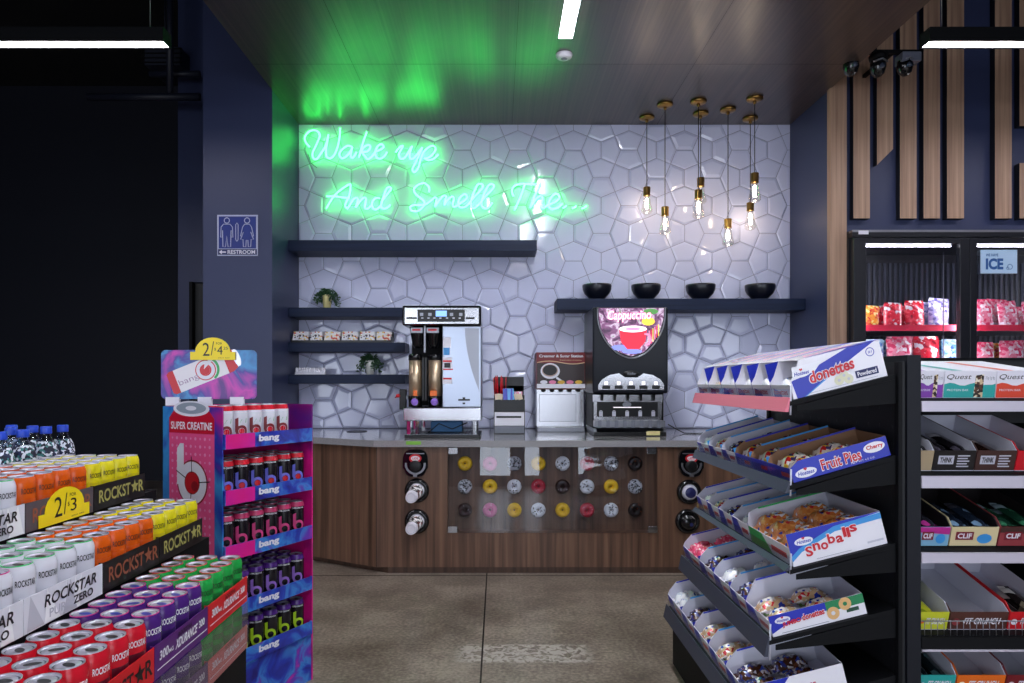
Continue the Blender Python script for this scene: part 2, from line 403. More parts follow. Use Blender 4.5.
# slats
slatedge = mat('dark_slat_edge', (24, 24, 34), .6)
def slat(px0, px1, pyb, pyt, cut=None, yb=YS-.003, yf=YS-.055, zt=None):
    x0, x1 = PX(px0, yf), PX(px1, yf); zb = PZ(pyb, yf); zt = zt or PZ(pyt, yf)
    pts = [(x0, zb), (x1, PZ(cut, yf) if cut else zb), (x1, zt), (x0, zt)]
    return MB().prism(pts, lambda u, v, d: (u, d, v), yf, yb, oak, slatedge)
sl = [(853.4, 869.9, 218.4, 0, None, 'second oak wall slat from the niche, reaching down to the freezer top'),
      (877, 893, 165, 0, 149, 'short oak wall slat with a diagonal cut lower end'),
      (900, 916.6, 218.4, 0, None, 'oak wall slat just right of the diagonally cut short slat'),
      (923.6, 940, 218.4, 0, None, 'oak wall slat above the left freezer door, fifth from the niche'),
      (947, 964, 218.4, 0, None, 'oak wall slat left of the wide bare navy gap'),
      (995, 1011.7, 218.4, 0, None, 'oak wall slat right of the wide bare navy gap'),
      (1019.5, 1036, 126, 0, None, 'upper oak slat ending high at the right picture edge'),
      (1019.5, 1036, 218.4, 163, None, 'short lower oak slat at the right picture edge')]
for a in sl:
    if a[3] == 163: mb = slat(*a[:5])
    else: mb = slat(*a[:5], zt=5.19)
    o = mb.build('wall_slat', loc=(PX(a[0], YS), YS-.05, PZ(a[2], YS))); tag(o, a[5], 'wood slat', 'oak slats on the navy wall')
# full height corner slat: upper lighter board, lower board
o = MB().box(PX(830.5, 5.075), PX(846.7, 5.075), 5.075, YS-.003, .002, 5.19, oak).build('wall_slat', loc=(PX(830.5, 5.075), 5.075, .002))
tag(o, 'tall oak corner slat running to the floor left of the freezers', 'wood slat', 'oak slats on the navy wall')

# ================================================================== LINEAR LIGHTS
ledm = mat('linear_led_diffuser', (255, 235, 245), .5, emit=(.93, .90, 1, 1), estr=28)
def linear(x0, x1, y, label, z=PZ(40.5, 3.94)):
    t = thing('linear_pendant_light', label, 'ceiling light', ((x0+x1)/2, y, z), group='linear pendant lights')
    MB().box(x0, x1, y, y+.012, z, z+.08, blackmt).box(x0, x1, y+.088, y+.1, z, z+.08, blackmt).box(x0, x1, y+.012, y+.088, z+.03, z+.08, blackmt).box(x0, x0+.006, y+.012, y+.088, z, z+.03, blackmt).box(x1-.006, x1, y+.012, y+.088, z, z+.03, blackmt).build('housing', t)
    MB().box(x0+.006, x1-.006, y+.013, y+.087, z+.004, z+.02, ledm).build('diffuser', t)
    for x in (x0+.1, x1-.1): MB().tube([(x, y+.05, z+.08), (x, y+.05, 5.2)], .0025, steeld, 6).build('hanging_wire', t)
    return t
linear(-6.5, PX(163, 3.94), 3.94, 'black linear pendant light with glowing underside at the upper left')
linear(PX(930, 3.94), 6.5, 3.94, 'black linear pendant light in front of the oak slats at upper right')
for y in (.6, -2.6):
    linear(-6.5, -1.93, y, 'black linear pendant light, %s row from the storefront, left side' % ('second' if y > 0 else 'first')); linear(2.5, 6.5, y, 'black linear pendant light, %s row from the storefront, right side' % ('second' if y > 0 else 'first'))
# recessed strip in the soffit
led2 = mat('recessed_led', (255, 245, 250), .5, emit=(.90, .93, 1, 1), estr=66)
y1 = 4.337; xm = .428
t = thing('recessed_strip_light', 'long white recessed strip light in the wooden soffit', 'ceiling light', (xm, 2.2, ZS-.004))
MB().box(xm-.047, xm+.047, -1.2, y1+.006, ZS-.003, ZS-.0002, mat('white_trim', (225, 225, 232), .4)).build('trim_frame', t)
MB().box(xm-.04, xm+.04, -1.19, y1, ZS-.006, ZS-.003, led2).build('diffuser', t)
# detector
c = P(564, 55, 4.562); t = thing('smoke_detector', 'round white detector disc on the wooden soffit beyond the strip light', 'smoke detector', (c[0], c[1], ZS-.03))
MB().lathe([(.03, -.03), (.05, -.022), (.056, -.008), (.056, 0)], whitegl, (c[0], c[1], ZS), seg=28).build('housing', t)
MB().lathe([(.012, -.036), (.022, -.03), (.024, -.02)], grey, (c[0], c[1], ZS), seg=16).build('sensor', t)
# ================================================================== NEON
neon = mat('green_neon', (150, 255, 210), .4, emit=(.045, 1, .11, 1), estr=8.6)
YN = YW-.055
def region(x0, y0, s): return lambda L: [(x0+a/s, y0+b/s) for a, b in L]
A = region(295, 120, 12.8); A2 = region(365, 120, 12.8); Cc = region(315, 173, 12.8); Dd = region(385, 173, 12.8); E = region(445, 173, 12.8); Ff = region(505, 173, 11.378)
line1 = [
 A([(185,345),(135,280),(125,220),(170,155),(240,130),(300,155),(315,210),(270,320),(225,420),(232,485),(275,500),(330,430),(395,320),(430,185)]),
 A([(430,185),(408,300),(395,400),(405,470),(450,490),(500,450),(545,340),(570,220),(578,105)]),
 A([(735,345),(670,330),(600,380),(567,440),(600,490),(660,460),(720,385),(735,345)]) , A([(735,345),(718,410),(712,465),(740,482),(790,410)]),
 A([(920,150),(870,290),(840,390),(818,480)]), A([(825,450),(880,350),(940,320),(965,350),(930,400),(865,415),(900,470),(935,500),(990,460),(1026,410)])+A2([(160,395),(220,365),(238,335),(205,308),(155,345),(130,420),(150,480),(200,495),(250,460),(282,410)]),
 A2([(390,415),(440,350),(485,332),(450,400),(432,450),(460,498),(515,475),(560,400),(602,335),(572,430),(580,492),(620,490),(665,440),(735,350)]),
 A2([(735,350),(690,450),(640,560),(605,630),(635,668),(685,600),(712,500),(750,410),(820,345),(880,332),(903,375),(865,440),(800,485),(758,488)]),
 A2([(758,488),(805,512),(875,498),(942,440)]),
]
line2 = [
 Cc([(140,460),(185,380),(255,280),(345,205),(440,145),(455,175),(440,280),(400,370),(385,425),(415,450),(450,400),(490,340),(530,315)]),
 Cc([(145,300),(250,298),(350,312),(440,320)]),
 Cc([(530,315),(548,345),(520,440),(570,370),(625,315),(652,335),(640,400),(638,448),(675,458),(715,420)]),
 Cc([(830,325),(775,320),(730,380),(735,440),(780,468),(838,420),(865,350)]),
 Cc([(865,350),(910,290),(950,240),(975,205),(955,180),(920,195),(890,260),(860,350),(845,420),(865,455),(915,450),(967,408)]),
 Dd([(560,245),(566,190),(530,145),(480,130),(410,160),(370,210),(385,260),(440,310),(490,350),(502,400),(460,460),(400,492),(340,480),(322,440),(360,412),(450,410),(520,400),(580,360),(635,312)]),
 Dd([(635,312),(660,330),(640,430),(700,340),(750,290),(782,302),(770,350),(757,410),(810,340),(858,302),(882,330),(865,395),(880,430),(920,420)])+E([(200,385),(250,350),(283,310),(255,272),(205,300),(168,370),(182,430),(240,440),(300,400),(380,300),(440,240),(483,180),(470,142),(420,148),(380,220),(335,350),(335,430),(370,452),(430,405),(500,320),(570,245),(625,180),(612,145),(565,152),(520,220),(480,320),(465,400),(492,445),(550,445),(606,380)]),
 Ff([(95,265),(78,210),(100,155),(160,127),(250,125),(350,128)]), Ff([(225,130),(190,230),(150,330),(105,425)]),
 Ff([(410,95),(375,180),(330,280),(285,400)]), Ff([(290,390),(350,300),(405,262),(428,290),(408,365),(435,400),(490,362),(560,335),(618,285),(600,240),(550,250),(502,320),(498,385),(545,410),(605,390),(652,350)]),
 Ff([(655,400),(680,388),(700,370)]), Ff([(760,402),(788,392),(812,372)]), Ff([(868,405),(900,395),(930,370)]),
]
standm = mat('clear_standoff', (190, 200, 205), .2)
def neonsign(lines, label):
    xs = [p[0] for s in lines for p in s]; ys = [p[1] for s in lines for p in s]
    c = P(sum(xs)/len(xs), max(ys), YN); t = thing('neon_sign', label, 'neon sign', c, group='green neon wall script')
    for s in lines:
        pts = [P(a, b, YN) for a, b in catmull(s, 5)]
        MB().tube(pts, .0085, neon, 8).build('neon_tube', t)
    for s in lines:
        for q in (s[0], s[-1]) if len(s) > 4 else (s[0],):
            p = P(q[0], q[1], YN); MB().tube([(p[0], YN+.006, p[2]), (p[0], YW-.001, p[2])], .004, standm, 6).build('standoff', t)
    return t
neonsign(line1, 'green neon script reading Wake up on the white tiled wall')
neonsign(line2, 'green neon script reading And Smell The on the white tiled wall')
# sign cable
o = MB().tube([P(308, 154, YW-.02), P(311, 163, YW-.02), P(317, 168, YW-.02)], .002, black, 6).build('sign_cable', loc=P(311, 163, YW-.02)); tag(o, 'short black cable on the tiles below the word Wake', 'cable')

# ================================================================== PENDANTS
filam = mat('warm_lamp_core', (255, 240, 220), .5, emit=(1, .80, .60, 1), estr=38)
PEND = [(647,117,646.8,187,196,214,'leftmost hanging brass pendant bulb over the cups shelf'),
 (664,104,665,206.7,216,235,'second hanging pendant bulb from the left, lower than its neighbour'),
 (699,113,700.7,177.7,187,204,'higher rear pendant bulb of the overlapping middle pair'),
 (698,101,698.4,189.8,199,218.8,'lower front pendant bulb of the overlapping middle pair'),
 (730,109,728,218.8,228,246.4,'lowest hanging pendant bulb'),
 (755,98,754.7,173,183,202.3,'highest hanging pendant bulb, far right of the cluster'),
 (750.5,118,750.3,202.6,211,230,'pendant bulb hanging just below and behind the highest one')]
for (cx, cy, bx, sy0, sy1, by, lab) in PEND:
    Y = (ZS-H)*F/(VY-cy); X = PX(bx, Y); t = thing('pendant_lamp', lab, 'pendant lamp', (X, Y, ZS-.02), group='bare bulb pendant lamps')
    zs0, zs1, zb = PZ(sy0, Y), PZ(sy1, Y), PZ(by, Y)
    MB().lathe([(.02, ZS-.026), (.058, ZS-.018), (.062, ZS-.012), (.062, ZS-.0005)], brass, (X, Y, 0), seg=28).lathe([(.012, ZS-.045), (.012, ZS-.026)], brass, (X, Y, 0), seg=14).build('canopy', t)
    MB().tube([(X, Y, ZS-.04), (X, Y, zs0)], .0032, black, 6).build('cord', t)
    MB().lathe([(.029, zs1), (.030, zs1+.006), (.0285, zs1+.01), (.030, zs0-.008), (.028, zs0-.002), (.006, zs0)], brass, (X, Y, 0), seg=24).build('socket', t)
    h = zs1-zb
    bulb = MB().lathe([(.024, zs1+.002), (.027, zs1-.1*h), (.035, zs1-.45*h), (.045, zs1-.78*h), (.044, zs1-.9*h), (.03, zs1-.98*h), (.004, zb)], glassbulb, (X, Y, 0), seg=24, capb=False).build('bulb', t)
    MB().lathe([(.007, zs1-.02), (.0115, zs1-.03), (.0125, zb+.060), (.008, zb+.050)], filam, (X, Y, 0), seg=14).build('filament_core', bulb)

# ================================================================== WALL SHELVES
def wshelf(px0, px1, py, lab, yf=5.495, th=.075):
    x0, x1 = PX(px0, yf), PX(px1, yf); z = PZ(py, yf); x0 = max(x0, XL+.001); x1 = min(x1, XR-.001)
    o = MB().box(x0, x1, yf, YW-.018, z-th, z, shelfm, .003).build('floating_shelf', loc=((x0+x1)/2, yf, z-th)); tag(o, lab, 'shelf', 'dark floating shelves'); return z, x0, x1
YF = XL/( (288-VX)/F)   # front plane of the shelves, from the left side wall
s0 = wshelf(288, 537, 240, 'long dark floating shelf under the neon script', YF, .088)
s1 = wshelf(288, 403.5, 307.5, 'upper of three short dark shelves left of the coffee brewer', YF)
s2 = wshelf(288, 405, 342.5, 'middle short dark shelf carrying the row of condiment packets', YF)
s3 = wshelf(288, 405, 374.5, 'lowest short dark shelf just above the countertop', YF)
s4 = wshelf(557, 806.5, 298.5, 'long dark floating shelf holding four black bowls', YF, .092)
# bowls
bowlm = mat('black_glazed_bowl', (15, 18, 32), .35, coat=.1)
yb = YF+.13; r0 = 14.6/F*yb; hb = 15.5/F*yb
bx = [PX(597, yb), PX(646, yb), PX(700.5, yb), PX(760, yb)]
lb = ['leftmost black bowl on the right floating shelf', 'black bowl second from left, above the cappuccino machine', 'black bowl third from left on the floating shelf', 'rightmost black bowl on the floating shelf']
first = None
for i, X in enumerate(bx):
    if not first:
        first = MB().lathe([(.042, 0), (.048, .002), (.068, .018), (r0*.86, .055), (r0*.97, .085), (r0, hb-.012), (r0*.985, hb), (r0*.96, hb-.004), (r0*.93, .085), (.075, .045), (.03, .014), (.0001, .012)], bowlm, seg=36, capt=False).build('bowl', world=False)
        o = first
    else:
        o = first.copy(); COL.objects.link(o)
    o.location = (X, yb, s4[0]+.0005); tag(o, lb[i], 'bowl', 'black bowls on the shelf')
# plants
def plant(px, pyb, ptop, w, z, lab, potcol, seed, trail=False):
    Y = YF+.12; X = PX(px, Y); r = random.Random(seed); t = thing('potted_plant', lab, 'plant', (X, Y, z), group='small potted plants')
    hh = PZ(ptop, Y)-z
    MB().lathe([(.022, 0), (.03, .004), (.036, hh*.55), (.037, hh*.68), (.032, hh*.68), (.03, hh*.5)], potcol, (X, Y, z), seg=20, capt=False).lathe([(.0001, hh*.5), (.030, hh*.5)], mat('potting_soil', (40, 30, 24), .9), (X, Y, z), seg=16, capb=False).build('pot', t)
    mb = MB(); R = w/2/F*Y
    for k in range(330):
        a = r.uniform(0, 2*PI); e = r.uniform(-.35, 1.45); q = r.uniform(.55, 1)
        if not trail and -math.sin(a) > .35 and abs(math.cos(a)) < .30 and e < .6: continue
        cx = X+math.cos(a)*math.cos(e)*R*q; cy = Y+math.sin(a)*math.cos(e)*R*.75*q; cz = z+hh*.45+math.sin(e)*hh*.55*q
        if math.cos(e)*q > .7 and r.random() < .5: cz -= r.uniform(0, .05)
        cz = max(cz, z+.026)
        s = r.uniform(.012, .021); u = Vector((r.gauss(0, 1), r.gauss(0, 1), r.gauss(0, .6))).normalized(); v = u.orthogonal().normalized(); n = u.cross(v)*.3*s
        c = Vector((cx, cy, cz))
        mb.add([c-u*s, c+v*s*.5+n, c+u*s, c-v*s*.5+n], [(0, 1, 2), (0, 2, 3)], leaf)
    mb.build('foliage', t)
    st = MB()
    for k in range(9):
        a = 2*PI*k/9; st.tube([(X, Y, z+hh*.5), (X+.03*math.cos(a), Y+.03*math.sin(a), z+hh*.8), (X+R*.7*math.cos(a), Y+.6*R*math.sin(a), z+hh*.6)], .0015, leaf, 4)
    st.build('stem', t)
    return t
cream = mat('cream_ceramic', (226, 214, 150), .4); offw = mat('white_ceramic', (222, 222, 218), .4)
plant(327, 308, 288.5, 28, s1[0]+.0005, 'small leafy plant in a cream pot on the upper short shelf', cream, 1)
plant(370, 374, 354, 27, s3[0]+.0005, 'small leafy plant in a white pot on the lowest short shelf', offw, 2)
# packet rack on middle shelf
Y = YF+.06; z = s2[0]+.0005
xr0, xr1 = PX(291, Y), PX(391, Y)
t = thing('packet_rack', 'low black rack holding printed condiment packets on the middle short shelf', 'rack', ((xr0+xr1)/2, Y, z))
MB().box(xr0, xr1, Y, Y+.15, z, z+.008, black).box(xr0, xr1, Y+.145, Y+.15, z+.008, z+.10, black).box(xr0, xr1, Y, Y+.004, z+.008, z+.022, black).build('tray', t)
div = [291, 308.5, 322.5, 340, 358, 375, 391]
for d in div: MB().box(PX(d, Y)-.002, PX(d, Y)+.002, Y+.005, Y+.144, z+.0085, z+.05, black).build('divider', t)
pk = texmat('packet_print', (1,1,1), [(0, (232, 230, 235)), (.6, (60, 50, 60)), (.75, (240, 236, 240)), (.85, (200, 60, 60)), (.93, (230, 200, 90))], 'voronoi', nscale=95)
pk2 = texmat('packet_print_warm', (1,1,1), [(0, (236, 232, 232)), (.5, (240, 210, 120)), (.65, (236, 232, 232)), (.8, (210, 70, 50))], 'voronoi', nscale=80)
for i in range(6):
    x0 = PX(div[i], Y)+.006; x1 = PX(div[i+1], Y)-.006
    for k in range(3):
        yk = Y+.012+.036*k; hk = .095
        mb = MB().prism([(x0, z+.009), (x1, z+.009), (x1-.004, z+hk), (x0+.004, z+hk)], lambda u, v, d: (u, d+(v-z)*.3, v), yk, yk+.012, pk if i not in (2, 5) else pk2)
        o = mb.build('condiment_packet', loc=((x0+x1)/2, yk, z+.009)); tag(o, '%s packet of the %s stack from the left in the black rack' % (['front', 'middle', 'back'][k], ORD[i]), 'packet', 'condiment packets in the rack')
# white folded tray on lowest shelf
X0, X1 = PX(294, Y), PX(324, Y); z = s3[0]+.0005
mb = MB()
for k in range(12):
    x = X0+(X1-X0)*k/12; mb.lathe([(.008, 0), (.012, .004), (.012, .05), (.007, .058)], white, (x+.009, Y+.05, z), seg=12)
mb.box(X0, X1, Y+.03, Y+.07, z, z+.02, white)
o = mb.build('lid_stack', loc=((X0+X1)/2, Y+.05, z)); tag(o, 'white ribbed stack of cup lids lying on the lowest short shelf', 'lids')

# ================================================================== COUNTER
ZT = .9; YTF = .386*F/(441-VY)-.01; YTF = 4.585; YB = 4.62; tx = -.825
Xl2 = XL-.02; xr_c = -.825+2*((XL+XR)/2+.825)   # symmetric right corner
def counter_poly(y, off):     # front line y, mirrored chamfers to the column corners
    return [(XL+.001, YW-.018), (XL+.001, YC-.001+0*off), (tx+off, y), (xr_c-off, y), (XR-.001, YC-.001), (XR-.001, YW-.018)]
t = thing('coffee_counter', 'long walnut coffee counter with angled ends under a grey countertop', 'counter', (.4, 4.66, 0))
def pz(u, v, d): return (u, v, d)
# body split: carcass (behind niche), front panels with donut recess
RX0, RX1 = PX(447.5, YB), PX(657.5, YB); RZ0, RZ1 = PZ(533, YB), PZ(447, YB)
pp = counter_poly(YB, 0)
xc0, xc1 = tx, xr_c
mb = MB(); z0, z1 = .040, ZT-.045
# recess depth .10 ; build body pieces around it
mb.prism([(XL+.001, YC-.001), (xc0, YB), (xc0, 5.3), (XL+.001, 5.3)], pz, z0, z1, walnut)
mb.prism([(xc1, YB), (XR-.001, YC-.001), (XR-.001, 5.3), (xc1, 5.3)], pz, z0, z1, walnut)
mb.box(xc0, RX0, YB, 5.3, z0, z1, walnut).box(RX1, xc1, YB, 5.3, z0, z1, walnut)
mb.box(RX0, RX1, YB, 5.3, z0, RZ0, walnut).box(RX0, RX1, YB+.10, 5.3, RZ0, z1, walnut)
if RZ1 < z1: mb.box(RX0, RX1, YB, 5.3, RZ1, z1, walnut)
mb.box(XL+.001, XR-.001, 5.3, YW-.018, z0, z1, walnut)
mb.build('carcass', t)
mb = MB()
for px in (376,):
    x = tx+.003; mb.box(x-.0015, x+.0015, YB-.0008, YB, z0, z1, seam)
mb.build('panel_seam', t)
kk = counter_poly(YB+.05, .03); mb = MB().prism([(XL+.03, YC+.02), (-.745, YB+.004), (xr_c-.08, YB+.004), (XR-.03, YC+.02), (XR-.03, YW-.018), (XL+.03, YW-.018)], pz, 0, z0, texmat('dark_walnut_kick', (26,26,.9), [(.25, (50, 36, 28)), (.6, (84, 62, 50))], rough=.5)); mb.build('toe_kick', t)
o = MB().prism([(XL+.001, YW-.018), (XL+.001, YC-.04), (tx-.01, YTF), (xr_c+.01, YTF), (XR-.001, YC-.04), (XR-.001, YW-.018)], pz, ZT-.044, ZT, quartz).build('countertop', loc=(.4, 5.2, ZT-.044))
tag(o, 'grey quartz countertop running the width of the niche', 'countertop')
c = (PX(357, 5.43), 5.43); o = MB().lathe([(.078, ZT+.0005), (.082, ZT+.004), (.075, ZT+.004), (.07, ZT+.001), (.0001, ZT+.001)], mat('dark_grommet', (30, 32, 38), .3, .5), (c[0], c[1], 0), seg=32, capt=False).build('trash_ring', loc=(c[0], c[1], ZT)); tag(o, 'dark round waste opening in the countertop left of the coffee brewer', 'waste opening')
# glass + donuts
t = thing('donut_display_panel', 'clear glass panel with steel corner clamps over the mounted donuts', 'glass panel', ((RX0+RX1)/2, YB-.02, RZ0))
tl = .052
MB().prism([(RX0+.004, RZ0+.004), (RX1-.004, RZ0+.004), (RX1-.004, RZ1-.004), (RX0+.004, RZ1-.004)], lambda u, v, d: (u, YB-.008+d+tl*(v-RZ0)/(RZ1-RZ0)*.5, v), 0, .006, glassmat('display_glass', (.93, .95, .98), .045, .004)).build('pane', t)
for x0, x1, nm in ((RX0, RX0+.07, 0), (RX1-.07, RX1, 0)):
    for z0_, z1_ in ((RZ0+.003, RZ0+.048), (RZ1-.05, RZ1-.005)):
        d = -.012+tl*.5*(z0_-RZ0)/(RZ1-RZ0); MB().box(x0+.004, x1-.003, YB+d-.004, YB+d+.02, z0_, z1_, steel, .002).build('clamp', t)
COLS = [465, 490, 514.3, 538.3, 562.5, 587, 611, 635]; ROWS = [463.5, 486.5, 510]
dough = mat('donut_dough', (205, 150, 85), .7); spk = (inkblack, white)
DC = {'yellow': mat('yellow_icing', (250, 200, 40), .3), 'pink': mat('pink_icing', (225, 105, 160), .3), 'chocolate': mat('chocolate_icing', (46, 24, 22), .3), 'white': mat('white_icing', (236, 236, 240), .35), 'red': mat('red_icing', (190, 40, 60), .3), 'cookie': mat('grey_white_icing', (205, 205, 210), .4), 'dark': mat('dark_icing', (30, 18, 18), .3)}
GR = [['yellow','pink','cookie','yellow','white','red','cookie','dark'], ['cookie','yellow','white','red','chocolate','white','yellow','cookie'], ['chocolate','pink','yellow','white','yellow','red','white','dark']]
def donut(col, seed):
    r = random.Random(seed); t = thing('donut', '', 'donut', (0,0,0))
    R, q = .0280, .0210; mb = MB(); vs = []; fs = []; n, k = 28, 12
    def tor(n, k, R, q, a0, a1, mtl, closed, wob=0, off=0):
        vs = []; fs = []
        for i in range(n):
            A_ = 2*PI*i/n
            for j in range(k):
                B_ = a0+(a1-a0)*(j/(k if closed else k-1))
                if wob and j in (0, k-1): B_ += r.uniform(-.25, .25)*(1 if j == 0 else -1)
                rr = R+(q+off)*math.cos(B_); vs.append((rr*math.cos(A_), -(q+off)*math.sin(B_)*1.0, rr*math.sin(A_)))
        for i in range(n):
            for j in range(k if closed else k-1):
                fs.append((i*k+j, ((i+1) % n)*k+j, ((i+1) % n)*k+(j+1) % k, i*k+(j+1) % k))
        return vs, fs
    v, f = tor(n, k, R, q, 0, 2*PI, dough, True); MB().add(v, [x[::-1] for x in f], dough, True).build('dough', t, world=False)
    v, f = tor(30, 9, R, q, -.05, PI+.05, None, False, .3, .0015); ic = MB().add(v, [x[::-1] for x in f], DC[col], True); ic.build('icing', t, world=False)
    sp = MB()
    cs = {'yellow': [DC['red']], 'pink': [white, magenta], 'chocolate': [white], 'white': [inkblack, grey], 'red': [white, DC['pink']], 'cookie': [inkblack, inkblack], 'dark': [orange]}[col]
    for i in range(34 if col == 'cookie' else (14 if col in ('white', 'pink', 'red') else 4)):
        A_ = r.uniform(0, 2*PI); B_ = r.uniform(.6, PI-.6); rr = R+(q+.002)*math.cos(B_); c = Vector((rr*math.cos(A_), -(q+.002)*math.sin(B_), rr*math.sin(A_))); s = .0070 if col in ('cookie', 'white') else .0032
        d = Vector((r.gauss(0, 1), 0, r.gauss(0, 1))).normalized()*s; e = Vector((-d.z, 0, d.x))*.45
        sp.add([c-d-e, c+d-e, c+d+e, c-d+e, c+Vector((0, -.0015, 0))], [(0, 1, 4), (1, 2, 4), (2, 3, 4), (3, 0, 4)], r.choice(cs))
    sp.build('sprinkles', t, world=False)['kind'] = 'stuff'
    return t
dp = {}; yd = YB+.10-.0215
desc = {'yellow': 'yellow iced', 'pink': 'pink iced', 'chocolate': 'chocolate iced', 'white': 'white iced', 'red': 'red iced', 'cookie': 'black and white cookie crumb', 'dark': 'dark chocolate'}
for j in range(3):
    for i in range(8):
        c = GR[j][i]; p = P(COLS[i], ROWS[j], YB+.08)
        lab = '%s display donut, %s from the left in the %s row' % (desc[c], ORD[i], ['top', 'middle', 'bottom'][j])
        if c not in dp: dp[c] = o = donut(c, i+7*j)
        else: o = dup(dp[c], (0,0,0))
        o.location = (p[0], yd, p[2]); o.rotation_euler = (0, .7*i+.4*j, 0); tag(o, lab, 'donut', 'donuts behind the glass panel')
# cup and lid dispensers (front plane YB)
def ring_disp(px, py, kind, lab):
    c = P(px, py, YB-.03); X, Z = c[0], c[2]; t = thing('cup_dispenser', lab, 'cup dispenser', (X, YB-.001, Z), group='cup dispensers in the counter front')
    MB().lathe([(.083, 0), (.083, .012), (.072, .024), (.060, .028), (.056, .02), (.054, -.0)], blackgl, (X, YB-.001, Z), 'y', 36, capb=False, capt=False).lathe([(.0001, .001), (.056, .001)], black, (X, YB-.001, Z), 'y', 24, capb=False).build('flange', t)
    if kind == 'cup':
        # stack of paper cups, rims inside, tapering outwards to the base
        cu = thing('paper_cup', lab.replace('black round cup dispenser', 'white paper cup in the dispenser'), 'paper cup', (X, YB-.03, Z), group='paper cups in the dispensers')
        dx, dz = -.026, -.03
        vs = []; seg = 28
        prof = [(.050, 0, 0), (.050, .02, 0), (.047, .022, .12), (.041, .10, .8), (.036, .115, 1), (.0355, .118, 1)]
        pat = texmat('cup_band_print', (1,1,1), [(0, (30, 24, 26)), (.4, (236, 232, 230)), (.6, (120, 40, 40)), (.75, (240, 238, 236))], 'voronoi', nscale=75)
        mt = [white, white, pat, white, white]
        fs = []; ms = []
        for (r_, h, k) in prof:
            for q in range(seg):
                a = 2*PI*q/seg; vs.append((X+dx*k+r_*math.cos(a), YB-.006-h, Z+dz*k+r_*math.sin(a)))
        for i in range(len(prof)-1):
            for q in range(seg): fs.append((i*seg+q, i*seg+(q+1) % seg, (i+1)*seg+(q+1) % seg, (i+1)*seg+q)); ms.append(mt[i])
        MB().add(vs, fs, ms, True).build('wall', cu)
        MB().disc((0, 0), .0352, (X+dx, YB-.006-.1175, Z+dz), XA, ZA, white, 0, 24).ring((0, 0), .026, .0285, (X+dx, YB-.006-.1175, Z+dz), XA, ZA, greyin, .0006, 24).build('base', cu)
    elif kind == 'blue':
        MB().lathe([(.053, .02), (.040, .045), (.036, .046)], greyin, (X, YB-.001, Z), 'y', 28, capb=False, capt=False).lathe([(.036, .045), (.02, .052), (.0001, .054)], mat('navy_cup_base', (30, 36, 92), .35), (X, YB-.001, Z), 'y', 24, capb=False).build('cup_base', t)
    else:
        MB().lathe([(.056, .022), (.05, .04), (.03, .055), (.0001, .06)], blackgl, (X, YB-.001, Z), 'y', 28, capb=False).disc((.012, -.012), .012, (X, YB-.062, Z), XA, ZA, mat('navy_cup_base', (30, 36, 92), .35), off=0).build('dome', t)
def lid_disp(px, py, lab):
    c = P(px, py, YB-.02); X, Z = c[0], c[2]; t = thing('lid_dispenser', lab, 'lid dispenser', (X, YB-.001, Z), group='lid dispensers in the counter front')
    out = [(.084*math.copysign(abs(math.cos(a))**.62, math.cos(a))*(1-.12*(math.sin(a) < -.2)), .092*math.copysign(abs(math.sin(a))**.62, math.sin(a))) for a in [2*PI*k/36 for k in range(36)]]
    MB().prism([(X+a, Z+b) for a, b in out], lambda u, v, d: (u, YB-.001-d, v), .03, 0, blackgl).build('housing', t)
    MB().ring((0, -.008), .056, .07, (X, YB-.031, Z), XA, ZA, steeld, .001, 32, PI*.95, PI*2.05).box(X-.06, X+.06, YB-.036, YB-.031, Z+.062, Z+.068, steeld).build('trim_ring', t)
    mb = MB(); mb.disc((0, .032), .042, (X, YB-.032, Z), XA, ZA, red, .001, 28, .03).disc((0, .032), .03, (X, YB-.033, Z), XA, ZA, white, .001, 28, .017)
    mb.text('LIDS', (X-.02, YB-.034, Z+.025), XA, ZA, .04, .014, red, bold=.02, off=.0012); mb.build('badge', t)
    MB().lathe([(.04, 0), (.038, .012), (.03, .014)], black, (X, YB-.03, Z-.02), 'y', 24).box(X-.012, X+.012, YB-.05, YB-.03, Z-.09, Z-.065, steeld).build('lid_slot', t)
lid_disp(415.5, 463, 'black lid dispenser with red badge at the left of the donut panel')
ring_disp(416.5, 491, 'cup', 'black round cup dispenser, upper left of the donut panel')
ring_disp(416.5, 522, 'cup', 'black round cup dispenser, lower left of the donut panel')
lid_disp(691, 463, 'black lid dispenser with red badge at the right of the donut panel')
ring_disp(690, 492.5, 'blue', 'black round cup dispenser with grey rim and navy cup base, right of the donut panel')
ring_disp(688.5, 522, 'dome', 'black domed cup dispenser, lowest at the right of the donut panel')
# green sticker
p = P(413.5, 443, YTF); o = MB().box(p[0]-.05, p[0]+.05, YTF-.0012, YTF-.0002, p[2]-.011, p[2]+.012, mat('lime_sticker', (130, 190, 70), .5)).build('sticker', loc=(p[0], YTF-.001, p[2]-.011)); tag(o, 'small lime green sticker on the countertop edge below the coffee brewer', 'sticker')

